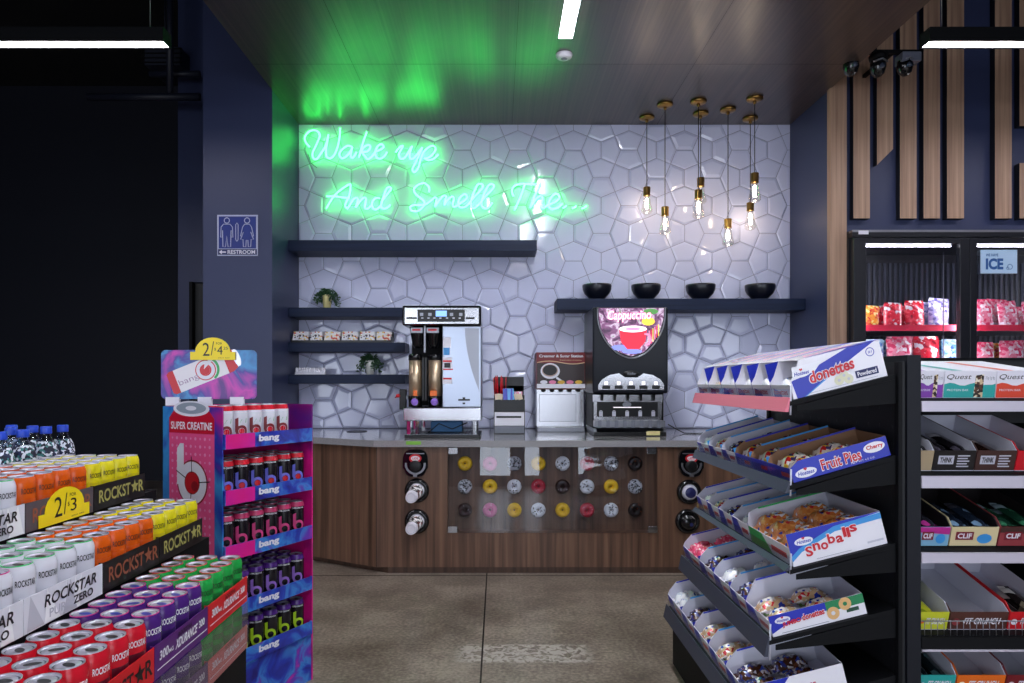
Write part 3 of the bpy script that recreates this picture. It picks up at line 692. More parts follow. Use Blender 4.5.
# ================================================================== COFFEE BREWER
Yc = 4.80
def bp(mb, x0, x1, y0, y1, yf, dep, m, bev=0, Yr=Yc): return mb.box(PX(x0, Yr), PX(x1, Yr), yf, yf+dep, PZ(y1, Yr), PZ(y0, Yr), m, bev)
def Z4(zx, zy, Y=Yc): return P(395+zx/4.55, 295+zy/4.55, Y)
def b4(mb, a, b_, c, d, yf, dep, m, bev=0): return bp(mb, 395+a/4.55, 395+b_/4.55, 295+c/4.55, 295+d/4.55, yf, dep, m, bev)
zc = ZT+.0005
t = thing('coffee_brewer', 'tall stainless twin coffee brewer with black control display on the counter', 'coffee machine', (PX(442, Yc), Yc+.2, zc))
mb = MB(); b4(mb, 32, 392, 48, 138, Yc, .46, blackgl, .012); mb.build('brew_head', t)
mb = MB(); b4(mb, 44, 382, 58, 132, Yc-.004, .006, steel, .002); mb.build('head_panel', t)
mb = MB(); b4(mb, 103, 318, 66, 122, Yc-.008, .005, black, .002)
d = mb
lcd = mat('blue_display', (70, 120, 190), .3, emit=(.25, .45, .9, 1), estr=1.2)
b4(d, 186, 236, 72, 98, Yc-.0095, .002, lcd)
for x in (114, 152, 250, 292): b4(d, x, x+15, 82, 96, Yc-.009, .002, steeld)
for x in (120, 148, 175, 202, 232, 262, 290): b4(d, x, x+10, 103, 108, Yc-.009, .002, greyin)
b4(d, 52, 100, 101, 110, Yc-.006, .003, black); b4(d, 322, 362, 101, 110, Yc-.006, .003, black)
d.build('control_display', t)
mb = MB(); b4(mb, 212, 392, 138, 512, Yc+.05, .38, mat('side_panel_steel', (176, 184, 200), .3, 1), .006); b4(mb, 48, 212, 138, 512, Yc+.36, .07, blackmt); mb.build('tower_body', t)
curved_sheen = MB(); pts = []
for k in range(14):
    q = k/13; pts.append((395+(318+66*(q**1.8))/4.55, 295+(150+290*q)/4.55))
vs = []
for a, b_ in pts: vs += [P(a, b_, Yc+.049), (PX(393+392/4.55-.5, Yc), Yc+.049, PZ(b_, Yc))]
curved_sheen.add(vs, [(2*k, 2*k+2, 2*k+3, 2*k+1) for k in range(13)], steeld).build('side_panel', t)  # no separate panel: curved reflection in the tower steel, drawn as a duller patch
mb = MB(); b4(mb, 286, 340, 474, 482, Yc+.044, .005, black); b4(mb, 306, 318, 490, 498, Yc+.044, .005, black); b4(mb, 306, 318, 466, 474, Yc+.044, .005, black); mb.build('vent_slots', t)
mb = MB(); b4(mb, 216, 252, 190, 238, Yc+.047, .002, white); b4(mb, 218, 246, 238, 272, Yc+.046, .002, lblue); b4(mb, 214, 258, 282, 340, Yc+.047, .002, white); b4(mb, 216, 256, 296, 304, Yc+.046, .002, red); b4(mb, 222, 250, 308, 330, Yc+.046, .002, black); b4(mb, 214, 258, 378, 404, Yc+.047, .002, white); b4(mb, 216, 256, 376, 384, Yc+.046, .002, red); b4(mb, 216, 262, 335, 341, Yc+.0455, .002, red); mb.build('warning_label', t)
# funnels
for i, (a, b_) in enumerate(((62, 132), (134, 206))):
    cx = (a+b_)/2; X = PX(395+cx/4.55, Yc); r1 = (b_-a)/2/4.55*Yc/F
    zt, zb2 = PZ(295+140/4.55, Yc), PZ(295+238/4.55, Yc)
    f = MB().lathe([(.026, zb2), (.038, zb2+.02), (r1*1.05, zt-.03), (r1*1.12, zt)], blackgl, (X, Yc+.10, 0), seg=24).build('brew_funnel', t)
    mb = MB(); b4(mb, a+6, b_-8, 146, 172, Yc+.03, .02, steeld, .003); b4(mb, a+14, b_-18, 152, 162, Yc+.028, .003, red); mb.build('funnel_label', f)
mb = MB(); b4(mb, 128, 138, 138, 262, Yc+.03, .02, steeld, .003); mb.build('divider_post', t)
# stand
mb = MB(); b4(mb, 38, 392, 514, 572, Yc-.01, .46, steel, .004); mb.build('stand_shelf', t)
for a in (52, 92, 352):
    for dd in (0, .38):
        mb = MB(); b4(mb, a, a+20, 572, 640, Yc+dd, .03, chrome, .003); mb.build('leg', t)
t2z = zc
mb = MB(); X0, X1 = PX(395+44/4.55, Yc), PX(395+388/4.55, Yc); mb.box(X0, X1, Yc-.02, Yc+.44, t2z, t2z+.022, black, .003)
for k in range(22):
    x = X0+.01+(X1-X0-.02)*k/22; mb.box(x, x+(X1-X0)/44, Yc-.015, Yc+.43, t2z+.022, t2z+.026, steeld)
mb.build('drip_tray', t)
mb = MB(); b4(mb, 150, 300, 580, 632, Yc+.18, .1, mat('blue_cloth', (90, 140, 190), .8), .01)
o = mb.build('cloth', loc=(PX(444, Yc), Yc+.2, PZ(434, Yc))); tag(o, 'light blue cloth bundle between the legs under the coffee brewer', 'cloth')
o = MB().tube([Z4(150, 628, Yc+.12), Z4(200, 585, Yc+.1), Z4(260, 610, Yc+.1), Z4(330, 580, Yc+.12)], .004, black, 8).build('hose', t)
# carafes
gold = mat('champagne_steel', (214, 190, 160), .38, .8)
for i, (a, b_) in enumerate(((54, 116), (146, 206))):
    X = PX(395+((a+b_)/2)/4.55, Yc); r1 = (b_-a)/2/4.55*Yc/F; r1 = max(r1, .05)
    zb2 = PZ(295+512/4.55, Yc); z_t = PZ(295+265/4.55, Yc)
    q = thing('coffee_server', '%s tall insulated coffee server with gold band and purple badge' % ['left', 'right'][i], 'coffee server', (X, Yc+.10, zb2+.0015), group='servers under the brewer funnels')
    h = z_t-zb2
    MB().lathe([(r1*.96, zb2+.0015), (r1*.96, zb2+h*.2), (r1*.9, zb2+h*.21)], blackgl, (X, Yc+.10, 0), seg=28).build('base', q)
    MB().lathe([(r1*.93, zb2+h*.21), (r1*.93, zb2+h*.88)], gold, (X, Yc+.10, 0), seg=32).build('body', q)
    MB().lathe([(r1*1.0, zb2+h*.881), (r1*1.0, zb2+h*.97), (r1*.8, zb2+h)], blackgl, (X, Yc+.10, 0), seg=28).build('lid', q)
    yq = Yc+.10-r1-.001
    MB().box(X-.02+.01*(1-2*i), X+.018, yq-.003, yq+.01, zb2+h*.21, zb2+h*.31, orange, .002).build('orange_label', q)
    MB().lathe([(.026, 0), (.024, .006)], mat('lilac_badge', (150, 110, 215), .35), (X, yq+.002, zb2+h*.1), 'y', 20).build('badge', q)
    hx = X+(.062 if i == 0 else -.060)
    MB().box(hx-.009, hx+.009, Yc+.035, Yc+.06, zb2+h*.12, zb2+h*.93, black, .004).build('handle', q)
mb = MB(); b4(mb, 5, 36, 430, 526, Yc+.16, .05, black, .004)
q = thing('hot_water_tap', 'black water tap with a red lever at the left side of the brewer', 'tap', (PX(400, Yc), Yc+.16, PZ(410, Yc)))
mb.box(PX(400, Yc), PX(404.5, Yc), Yc+.17, Yc+.37, PZ(400, Yc), PZ(396, Yc), steeld); mb.build('body', q)
p = Z4(14, 458, Yc+.15); MB().lathe([(.014, 0), (.014, .02)], red, (p[0], p[1]+.006, p[2]), 'y', 16).tube([(p[0], p[1]-.005, p[2]), (p[0]-.02, p[1]-.01, p[2]-.015)], .005, red, 8).build('lever', q)

# ================================================================== NAPKIN CADDY
Yn = 5.16
def bn(mb, a, b_, c, d, yf, dep, m, bev=0): return bp(mb, 480+a/8.53, 480+b_/8.53, 360+c/8.53, 360+d/8.53, yf, dep, m, bev, Yn)
t = thing('napkin_caddy', 'black napkin and condiment caddy between the brewer and creamer dispenser', 'caddy', (PX(509.4, Yn), Yn+.1, zc))
X0, X1 = PX(493.9, Yn), PX(524.9, Yn); zt = PZ(376.6, Yn); zm = PZ(400, Yn); zn = PZ(411.5, Yn)
MB().box(X0, X0+.005, Yn, Yn+.22, zc, zm, black).box(X1-.005, X1, Yn, Yn+.22, zc, zm, black).box(X0+.005, X1-.005, Yn+.005, Yn+.22, zc, zc+.006, black).box(X0+.005, X1-.005, Yn+.215, Yn+.22, zc+.006, zt-.07, black).box(X0+.005, X1-.005, Yn, Yn+.008, zn, zm, black).box(X0, X1, Yn+.08, Yn+.085, zm, zm+.035, black).box(X0, X1, Yn+.215, Yn+.22, zm, zt, black).box(X0+.005, X1-.005, Yn+.01, Yn+.215, zm-.012, zm-.006, black).box(PX(507, Yn), PX(507.5, Yn), Yn+.15, Yn+.215, zm, zt-.01, black).build('frame', t)
bn(MB(), 122, 378, 446, 560, Yn+.002, .12, whitegl, .002).build('napkin_face', t)
mb = MB(); bn(mb, 140, 352, 478, 494, Yn-.0005, .003, inkblack); mb.build('napkin_slot', t)
bn(MB(), 122, 378, 562, 624, Yn+.002, .12, grey, .002).build('lower_face', t)
rr = random.Random(4)
def sticks(n, px0, px1, yb0, z0, z1, m, nm, labf, cat, grp, rad=.0025):
    for k in range(n):
        x = PX(px0+(px1-px0)*k/(n-1), Yn)+rr.uniform(-.002, .002); o = MB().tube([(x*1.0, yb0, z0), (x+rr.uniform(-.012, .012), yb0+rr.uniform(-.01, .01), z1+rr.uniform(-.012, .012))], rad, m, 6).build(nm, loc=(x, yb0, z0)); tag(o, labf(k), cat, grp)
sticks(9, 494.8, 505, Yn+.17, zm+.002, PZ(376.5, Yn), red, 'stir_stick', lambda k: 'red stir stick, %s from the left in the caddy' % ORD[k], 'stir stick', 'red stir sticks in the caddy', .0035)
def packet(x, y, z, w, h, m, lab, tilt=.4, grp='sugar packets in the caddy'):
    o = MB().prism([(-w/2, 0), (w/2, 0), (w/2, h), (-w/2, h)], lambda u, v, d: (u, d+v*tilt, v), 0, .005, m).build('sugar_packet', world=False); o.location = (x, y, z); o.rotation_euler = (0, rr.uniform(-.25, .25), 0); tag(o, lab, 'packet', grp)
for k in range(5): packet(PX(512.5+k*2.2, Yn), Yn+.16+.008*k, zm+.006, .028, .055, [pink, white][k % 2], '%s packet, %s from the left in the top right cup of the caddy' % (['pink', 'white'][k % 2], ORD[k]))
for k in range(4): packet(PX(505.5+k*2.6, Yn), Yn+.02+.012*k, zm+.001, .034, .085, [blue, lblue][k % 2], '%s sweetener packet, %s from the left in the middle of the caddy' % (['dark blue', 'light blue'][k % 2], ORD[k]))
for k in range(4): packet(PX([497.5, 500, 517.5, 521][k], Yn), Yn+.03+.01*k, zm+.001, .034, .045, mat('cream_packet', (226, 205, 180), .6), 'cream coloured packet, %s from the left in the front of the caddy' % ORD[k])

# ================================================================== CREAMER
Ym = 5.38
def bm_(mb, a, b_, c, d, yf, dep, m, bev=0): return bp(mb, 525+a/6.83, 525+b_/6.83, 340+c/6.83, 340+d/6.83, yf, dep, m, bev, Ym)
def pm(a, b_, Y=Ym): return P(525+a/6.83, 340+b_/6.83, Y) if Y == Ym else (PX(525+a/6.83, Ym), Y, PZ(340+b_/6.83, Ym))
t = thing('creamer_dispenser', 'silver creamer dispenser with a maroon coffee cup header', 'dispenser', (PX(561, Ym), Ym+.15, zc))
bm_(MB(), 78, 412, 84, 335, Ym, .30, dred, .003).build('header', t)
mb = MB(); bm_(mb, 82, 408, 158, 300, Ym-.002, .003, mat('dark_coffee_print', (42, 24, 24), .3)); 
u0 = pm(82, 150); wv = (326/6.83)/F*Ym
# gold wave
mb.add([pm(82+326*k/12, 158-10*math.sin(k/12*2*PI)-1, Ym-.0025) for k in range(13)]+[pm(82+326*k/12, 152-10*math.sin(k/12*2*PI)-1, Ym-.0025) for k in range(13)], [(k, k+1, 14+k, 13+k) for k in range(12)], mat('tan_print', (220, 180, 140), .4))
mb.text('Creamer & Sugar Station', pm(96, 124, Ym-.003), XA, ZA, (300/6.83)/F*Ym, (24/6.83)/F*Ym, white, bold=.02)
mb.text('flavored creamers & sweeteners', pm(238, 142, Ym-.003), XA, ZA, (150/6.83)/F*Ym, (10/6.83)/F*Ym, mat('tan_print', (220, 180, 140), .4))
O = pm(172, 212, Ym-.003); s = 1/6.83/F*Ym
mb.disc((0, 0), 66*s, O, XA, ZA, white, .0008, 28, 54*s).disc((-2*s, 4*s), 54*s, O, XA, ZA, mat('cup_shade_print', (190, 160, 150), .4), .0012, 28, 42*s).disc((-2*s, 6*s), 48*s, O, XA, ZA, inkblack, .0016, 28, 36*s)
mb.add([pm(210+k*7, 262+k*5, Ym-.004) for k in (0, 8)]+[pm(218+k*7, 250+k*5, Ym-.004) for k in (8, 0)], [(0, 1, 2, 3)], white)
mb.build('coffee_print', t)
mb = MB(); bm_(mb, 80, 410, 300, 330, Ym-.006, .02, whitegl, .002); mb.build('label_strip', t)
cols = [white, pink, mat('gold_label', (225, 180, 60), .4), pink, mat('gold_label', (225, 180, 60), .4)]
for k in range(5):
    x = 128+k*59.5; o_ = pm(x, 288, Ym-.0075); MB().disc((0, 0), 25*s, o_, XA, ZA, cols[k], 0, 20, 13*s).build('flavour_label', t)
    MB().lathe([(.010, 0), (.017, .006), (.019, .022), (.016, .03)], black, (pm(x, 356)[0], Ym+.035, pm(x, 356)[2]), seg=16).build('nozzle', t)
bm_(MB(), 80, 410, 336, 596, Ym+.06, .22, steel, .004).build('cabinet', t)
mb = MB(); bm_(mb, 100, 356, 372, 376, Ym+.0585, .002, steeld); bm_(mb, 352, 356, 376, 560, Ym+.0585, .002, steeld); bm_(mb, 100, 104, 376, 560, Ym+.0585, .002, steeld); bm_(mb, 100, 356, 556, 560, Ym+.0585, .002, steeld); mb.build('door_panel', t)
X0, X1 = PX(537.5, Ym), PX(585, Ym); MB().box(X0, X1, Ym+.01, Ym+.28, zc, PZ(340+598/6.83, Ym)-.0, steeld, .003).build('drip_base', t)

# ================================================================== CAPPUCCINO
Yp = 4.95
def Zc(a, b_, Y=Yp): return (PX(585+a/4.88, Yp), Y, PZ(300+b_/4.88, Yp))
def bc(mb, a, b_, c, d, yf, dep, m, bev=0): return bp(mb, 585+a/4.88, 585+b_/4.88, 300+c/4.88, 300+d/4.88, yf, dep, m, bev, Yp)
t = thing('cappuccino_machine', 'tall black cappuccino machine with glowing U shaped picture front', 'coffee machine', (PX(630.5, Yp), Yp+.2, zc))
bc(MB(), 38, 406, 35, 455, Yp, .5, mat('satin_navy_black', (9, 13, 25), .3, spec=.25), .012).build('cabinet', t)
bc(MB(), 46, 398, 455, 628, Yp+.09, .4, blackmt, .004).build('lower_cabinet', t)
X0, X1 = PX(585+44/4.88, Yp), PX(585+398/4.88, Yp)
MB().box(X0, X1, Yp+.0, Yp+.49, zc, zc+.03, black, .004).box(X0, X0+.02, Yp+.01, Yp+.48, zc+.03, PZ(300+628/4.88, Yp), steeld).box(X1-.02, X1, Yp+.01, Yp+.48, zc+.03, PZ(300+628/4.88, Yp), steeld).build('base', t)
# U picture: emissive backlit
def mixmat(name, stops, ns, estr):
    if name in MATS: return MATS[name]
    m = texmat(name, (1,1,1), stops, 'noise', rough=.25, nscale=ns, dist=1.5); nt = m.node_tree; b = nt.nodes['Principled BSDF']
    src = b.inputs['Base Color'].links[0].from_socket; nt.links.new(src, b.inputs['Emission Color']); b.inputs['Emission Strength'].default_value = estr; return m
bgp = mixmat('backlit_berry_print', [(.35, (60, 30, 60)), (.5, (120, 70, 110)), (.6, (190, 170, 190)), (.7, (80, 110, 70))], 14, .8)
def em(name, c, e=.9): return mat(name, c, .3, emit=C3(*c), estr=e)
upts = [(66, 40), (384, 40), (382, 90), (365, 150), (330, 210), (285, 255), (225, 275), (165, 255), (115, 210), (80, 150), (67, 90)]
U = [Zc(a, b_, Yp-.006) for a, b_ in upts]
pic = MB().prism([(p[0], p[2]) for p in U][::-1], lambda u, v, d: (u, Yp+d, v), -.008, 0, bgp, steeld).build('backlit_picture', t)
fr = MB().tube([Zc(a, b_, Yp-.010) for a, b_ in catmull([(60, 36), (61, 95), (76, 155), (110, 215), (160, 262), (225, 284), (290, 262), (338, 215), (372, 155), (388, 95), (390, 36)], 4)], .006, steeld, 8).build('picture_frame', t)
mb = MB(); Oc = Zc(232, 185, Yp-.010); s = 1/4.88/F*Yp
er, ew, ek, ey, eb, eg = em('backlit_red', (225, 20, 50)), em('backlit_white', (250, 240, 245)), em('backlit_pink', (235, 130, 170)), em('backlit_yellow', (235, 200, 60)), em('backlit_blue', (120, 130, 210)), em('backlit_green', (70, 130, 60))
mb.add([Zc(165, 140, Yp-.011), Zc(300, 140, Yp-.011), Zc(292, 205, Yp-.011), Zc(262, 240, Yp-.011), Zc(205, 240, Yp-.011), Zc(175, 205, Yp-.011)], [(0, 5, 4, 3, 2, 1)], er)
mb.disc((0, 43*s), 68*s, Oc, XA, ZA, ew, .002, 26, 16*s).disc((0, 43*s), 40*s, Oc, XA, ZA, ek, .0025, 20, 7*s)
mb.ring((62*s, -8*s), 22*s, 30*s, Oc, XA, ZA, ek, .0015, 20, -1.6, 1.8)
mb.disc((-62*s, -48*s), 45*s, Oc, XA, ZA, eb, .0008, 22, 14*s).disc((-5*s, -66*s), 50*s, Oc, XA, ZA, eb, .0009, 22, 12*s)
for k in range(6): mb.box(Zc(310+9*k, 0)[0], Zc(314+9*k, 0)[0], Yp-.0115, Yp-.011, Zc(0, 220-k*9)[2], Zc(0, 150-k*6)[2], [ek, er, ey][k % 3])
mb.disc((75*s, 80*s), 32*s, Oc, XA, ZA, ey, .001, 14, 20*s).disc((88*s, 128*s), 36*s, Oc, XA, ZA, eg, .001, 14, 14*s)
mb.text('Cappuccino', Zc(108, 112, Yp-.012), (1, 0, .02), ZA, 215*s, 62*s, ek, bold=.045, shear=.15).text('Cappuccino', Zc(110, 110, Yp-.013), (1, 0, .02), ZA, 210*s, 56*s, ew, bold=.0, shear=.15)
mb.build('picture_print', pic)
mb = MB().lathe([(.038, 0), (.034, .010), (.0001, .012)], black, (0, 0, 0), 'y', 28, capb=False); mb.v = [(Zc(225, 0)[0]+v[0]*1.5, Yp+v[1], Zc(0, 360)[2]+v[2]*.62) for v in mb.v]; mb.text('cafe', Zc(205, 366, Yp-.013), XA, ZA, 40*s, 14*s, steeld); mb.build('oval_badge', t)
arch = [(64, 438), (64, 415), (82, 388), (120, 366), (165, 358), (195, 378), (255, 378), (285, 358), (330, 366), (368, 388), (385, 415), (385, 438)]
MB().prism([(Zc(a, b_)[0], Zc(a, b_)[2]) for a, b_ in arch], lambda u, v, d: (u, Yp+d, v), -.006, 0, steel).build('button_panel', t)
for k in range(5):
    x = 103+k*60.5; q = MB(); bc(q, x-19, x+19, 417, 434, Yp-.011, .005, black, .001); o_ = q.build('selection_button', t)
    q = MB(); bc(q, x-8, x+8, 398, 414, Yp-.009, .003, ew, .001); q.build('button_light', o_)
bc(MB(), 46, 394, 462, 500, Yp+.085, .01, steel, .002).build('nozzle_panel', t)
for k in range(5):
    x = 90+k*64; MB().lathe([(.006, 0), (.009, .01), (.011, .045)], black, (Zc(x, 0)[0], Yp+.06, Zc(0, 492)[2]), seg=12).build('nozzle', t)
q = MB(); bc(q, 50, 66, 500, 588, Yp+.08, .012, steel); bc(q, 368, 388, 500, 588, Yp+.08, .012, steel); bc(q, 66, 368, 572, 590, Yp+.08, .012, steel); q.build('splash_frame', t)
q = MB(); bc(q, 66, 368, 500, 572, Yp+.084, .006, black); bc(q, 148, 286, 524, 528, Yp+.082, .003, ew)
oo = Zc(215, 512, Yp+.083); q.disc((0, 0), 22*s, oo, XA, ZA, steeld, .001, 18, 14*s)
for k in range(5):
    x = 86+k*65; bc(q, x-9, x+9, 546, 570, Yp+.082, .003, greyin); bc(q, x-6, x+6, 541, 544, Yp+.082, .003, greyin)
q.build('splash_panel', t)
q = MB(); bc(q, 48, 392, 590, 622, Yp+.0, .09, steeld, .003)
for k in range(8): bc(q, 62+k*41, 80+k*41, 588, 624, Yp-.006, .006, grey)
q.build('drip_grille', t)
q = MB(); bc(q, 300, 365, 640, 660, Yp-.003, .003, cream); q.build('base_label', t)
o = MB().tube([(PX(668, 5.3), 5.3, .965), (PX(676, 5.3), 5.3, .93), (PX(684, 5.2), 5.2, .9055), (PX(694, 5.15), 5.15, .9055), (PX(704, 5.2), 5.2, .9055)], .004, black, 8).build('power_cable', loc=P(680, 436, 5.2)); tag(o, 'black power cable right of the cappuccino machine', 'cable')
# ================================================================== ENERGY DRINK STEP DISPLAY (left)
def wrapfn(R, z0, a0, wd, ht, shear=0):
    # map 0..wd, 0..ht onto a cylinder, centred on angle a0 (radians, text faces outward)
    def fn(u, v):
        a = a0+(u-wd/2)/R; return (R*math.cos(a), R*math.sin(a), z0+v)
    return fn
lidm = mat('can_lid_aluminium', (186, 182, 196), .42, .55); ringm = mat('can_rim_aluminium', (190, 190, 202), .3, .75); lidshade = mat('can_lid_groove_shade', (96, 94, 108), .4, .6)  # groove metal darker: shade of the lid countersink put into the colour
CANH = .1235; CANR = .0300
def can(kind, label, cat, body, band, ink, rim, h, R, deco):
    t = thing(kind, label, cat, (0,0,0)); mb = MB()
    k = .0048
    mb.lathe([(R*.76, 0), (R*.84, .003), (R, .010), (R, h*.80), (R, h*.87), (R*.93, h*.94), (R*.845, h-.002), (R*.86, h), (R*.82, h)], body, seg=28, mats=[ringm, ringm, body, body, band, band, rim, rim], capt=False)
    deco(mb, R, h); mb.build('body', t, world=False)
    l = MB().lathe([(R*.815, h-.0005), (R*.76, h-.004), (R*.69, h-.0045), (R*.66, h-.0030), (.0001, h-.0030)], lidm, mats=[lidm, lidshade, lidshade, lidm], seg=28, capb=False, capt=False).build('lid', t, world=False)
    tb = MB(); tb.add([(R*.36*math.cos(a)*1.25+R*.1, R*.24*math.sin(a), h-.0022) for a in [2*PI*i/14 for i in range(14)]], [tuple(range(14))], ink)
    tb.build('pull_tab', l, world=False)
    return t
def deco_rock(ink, extra=None):
    def f(mb, R, h):
        for a0 in (0.0,):
            mb.text('ROCKSTAR', None, None, None, R*1.25, .0125, ink, bold=.02, fn=wrapfn(R+.0005, h*.68, a0, R*1.25, .0125))
        if extra: extra(mb, R, h)
    return f
def tri_green(mb, R, h):
    for a0 in (-.95, .95):
        f = wrapfn(R+.0004, h*.09, a0, .034, .085)
        mb.add([f(0, 0), f(.034, 0), f(.017, .085)], [(0, 1, 2)], green); f = wrapfn(R+.0008, h*.09, a0, .034, .085); mb.add([f(.010, 0), f(.024, 0), f(.017, .045)], [(0, 1, 2)], white)
def plaque(c1, c2):
    def g(mb, R, h):
        f = wrapfn(R+.0003, h*.1, 0, R*1.3, h*.48)
        n = 6
        for k in range(n): mb.add([f(R*1.3*k/n, 0), f(R*1.3*(k+1)/n, 0), f(R*1.3*(k+1)/n, h*.48), f(R*1.3*k/n, h*.48)], [(0, 1, 2, 3)], c1)
        f = wrapfn(R+.0008, h*.16, 0, .03, .03); mb.add([f(.015+.014*math.cos(PI/2+a*PI/5)*(1 if a % 2 == 0 else .42), .015+.014*math.sin(PI/2+a*PI/5)*(1 if a % 2 == 0 else .42)) for a in range(10)], [tuple(range(10))], c2)
    return g
cwhite = mat('white_can_print', (218, 218, 228), .22); cred = mat('red_can_print', (205, 24, 44), .25); cpur = mat('purple_can_print', (74, 34, 120), .25)
cgreen = mat('green_can_print', (34, 160, 70), .25); corange = mat('orange_can_print', (222, 92, 14), .25); cyel = mat('yellow_can_print', (226, 214, 30), .25)
cmag = mat('magenta_rim', (205, 30, 130), .3); cblue = mat('blue_tab', (50, 70, 190), .3, .4); cgr = mat('green_rim', (40, 190, 100), .3); crr = mat('red_rim', (210, 40, 60), .3)
wine = mat('wine_plaque', (90, 14, 34), .3); dgold = mat('dark_gold_ink', (60, 52, 10), .4); brown = mat('dark_brown_ink', (70, 26, 10), .4)
proto = {
 'white': can('drink_can', '', 'drink can', cwhite, cwhite, inkblack, cgr, CANH, CANR, deco_rock(inkblack, tri_green)),
 'pinkrim': can('drink_can', '', 'drink can', cwhite, cwhite, inkblack, cmag, CANH, CANR, deco_rock(inkblack)),
 'orange': can('drink_can', '', 'drink can', corange, corange, inkblack, ringm, CANH, CANR, deco_rock(brown, plaque(mat('deep_orange', (214, 84, 12), .3), orange))),
 'yellow': can('drink_can', '', 'drink can', cyel, cyel, inkblack, ringm, CANH, CANR, deco_rock(dgold, plaque(mat('deep_yellow', (200, 184, 16), .3), yellow))),
 'red': can('drink_can', '', 'drink can', cred, cred, inkblack, ringm, CANH, CANR, deco_rock(white, plaque(wine, pink))),
 'purple': can('drink_can', '', 'drink can', cpur, cpur, cblue, cmag, CANH, CANR, deco_rock(white, plaque(mat('deep_violet', (46, 20, 84), .3), lblue))),
 'green': can('drink_can', '', 'drink can', cgreen, cgreen, inkblack, crr, CANH, CANR, deco_rock(inkblack, plaque(mat('deep_green', (20, 110, 50), .3), cgr))),
}
used = set()
NAMES = {'white': 'white can with green rim', 'pinkrim': 'white can with pink rim', 'orange': 'orange can', 'yellow': 'yellow can', 'red': 'red can', 'purple': 'purple can with blue tab', 'green': 'green can with red rim'}
rc = random.Random(11)
def put_can(kind, x, y, z, rot, label, group):
    p = proto[kind]
    if kind not in used: used.add(kind); o = p
    else: o = dup(p, (0,0,0))
    o.location = (x, y, z); o.rotation_euler = (0, 0, rot); o['label'] = label; o['group'] = group
PIT = .0622
# base: stepped black merchandiser
xb = -1.9; Z1 = .698; Z2 = .823; Z3 = .949; ZL = .572
def yq(s): return s
mb = MB(); mb.prism([(-.684, .003), (-.684, ZL-.002), (-.8755, ZL-.002), (-.8755, Z2-.003), (-1.069, Z2-.003), (-1.069, Z3-.003), (-1.34, Z3-.003), (-1.34, .003)][::-1], lambda u, v, d: (u, d, v), .60, 1.855, blackmt)
t = thing('merchandiser_base', 'black stepped merchandiser base under the tiers of canned drinks', 'display base', (-1, 1.2, .003)); mb.build('step_riser', t)
MB().prism([(-.8755, .003), (-.8755, Z2-.003), (-1.069, Z2-.003), (-1.069, Z3-.003), (-1.62, Z3-.003), (-1.62, .003)][::-1], lambda u, v, d: (u, d, v), 1.856, 2.07, blackmt).box(-1.62, -1.341, .6, 1.855, .003, Z3-.003, blackmt).build('rear_riser', t)
# cartons
def carton(name_l, x_face, y0, y1, z, depth, outer, ink, txt, sub=None, kind='text', lip=.065, inner=None):
    t = thing('drink_carton', name_l, 'carton', (x_face-depth/2, (y0+y1)/2, z-.0015), group='open cartons of canned drinks')
    y0 += .0012; y1 -= .0012; th = .0022; inner = inner or kraft
    MB().box(x_face-depth+th, x_face, y0, y1, z-.0018, z-.0003, outer).build('bottom', t)
    MB().box(x_face-depth, x_face-depth+th, y0, y1, z-.0018, z+.03, outer).build('back_lip', t)
    f = MB().box(x_face-th, x_face, y0, y1, z-.0003, z+lip, outer)
    f.box(x_face-.010, x_face-th, y0, y0+th, z-.0003, z+lip, outer).build('front_lip', t)
    O = (x_face, y0, z); L = y1-y0; g = MB(); YA = (0, 1, 0)
    if kind == 'star':
        g.text('ROCKST', (x_face, y0+.022, z+.016), YA, ZA, L*.60, .034, ink, bold=.015).text('R', (x_face, y0+L*.86, z+.016), YA, ZA, L*.11, .034, ink, bold=.015)
        cx, cz, rr_ = L*.775, z+.035, .021; g.poly([(cx+rr_*math.cos(PI/2+a*PI/5)*(1 if a % 2 == 0 else .42), cz-z+rr_*math.sin(PI/2+a*PI/5)*(1 if a % 2 == 0 else .42)) for a in range(10)], (x_face, y0, z), YA, ZA, ink, .001)
        if sub: g.text(sub, (x_face, y0+L*.35, z+.003), YA, ZA, L*.4, .010, ink, off=.0009)
    elif kind == 'zero':
        for k in range(7):
            a = rc.uniform(0, L-.05); g.poly([(a, 0), (a+rc.uniform(.02, .05), 0), (a+rc.uniform(.0, .04), lip)], O, YA, ZA, mat('facet_grey', (196, 196, 206), .3) if k % 2 else mat('facet_light', (250, 250, 252), .3), .0003+.0001*k)
        g.text('ROCKSTAR', (x_face, y0+L*.22, z+.031), YA, (0, .18, 1), L*.68, .024, ink, bold=.02, off=.0015)
        g.text('PURE', (x_face, y0+L*.28, z+.008), YA, ZA, L*.26, .017, mat('facet_grey', (196, 196, 206), .3), bold=.01, off=.0015).text('ZERO', (x_face, y0+L*.58, z+.009), YA, ZA, L*.27, .017, ink, bold=.03, off=.0015)
    elif kind == 'xd':
        g.text('300', (x_face, y0+L*.07, z+.030), YA, (0, .1, 1), L*.15, .019, ink, bold=.03, off=.001).text('MG', (x_face, y0+L*.23, z+.030), YA, ZA, L*.08, .009, ink, bold=.02, off=.001)
        g.text('XDURANCE', (x_face, y0+L*.34, z+.026), YA, (0, .15, 1), L*.42, .020, ink, bold=.03, shear=.2, off=.001).text('ROCKSTAR', (x_face, y0+L*.40, z+.049), YA, ZA, L*.26, .009, inkblack, bold=.02, off=.001)
        g.text('300', (x_face, y0+L*.80, z+.030), YA, ZA, L*.12, .017, ink, bold=.03, off=.001)
        g.box(x_face, x_face+.0006, y0+.01, y1-.005, z+.013, z+.0145, ink)
    if g.v: g.build('print', t)
    return t
tier_names = ['front tier', 'middle tier', 'top tier', 'lowest layer']
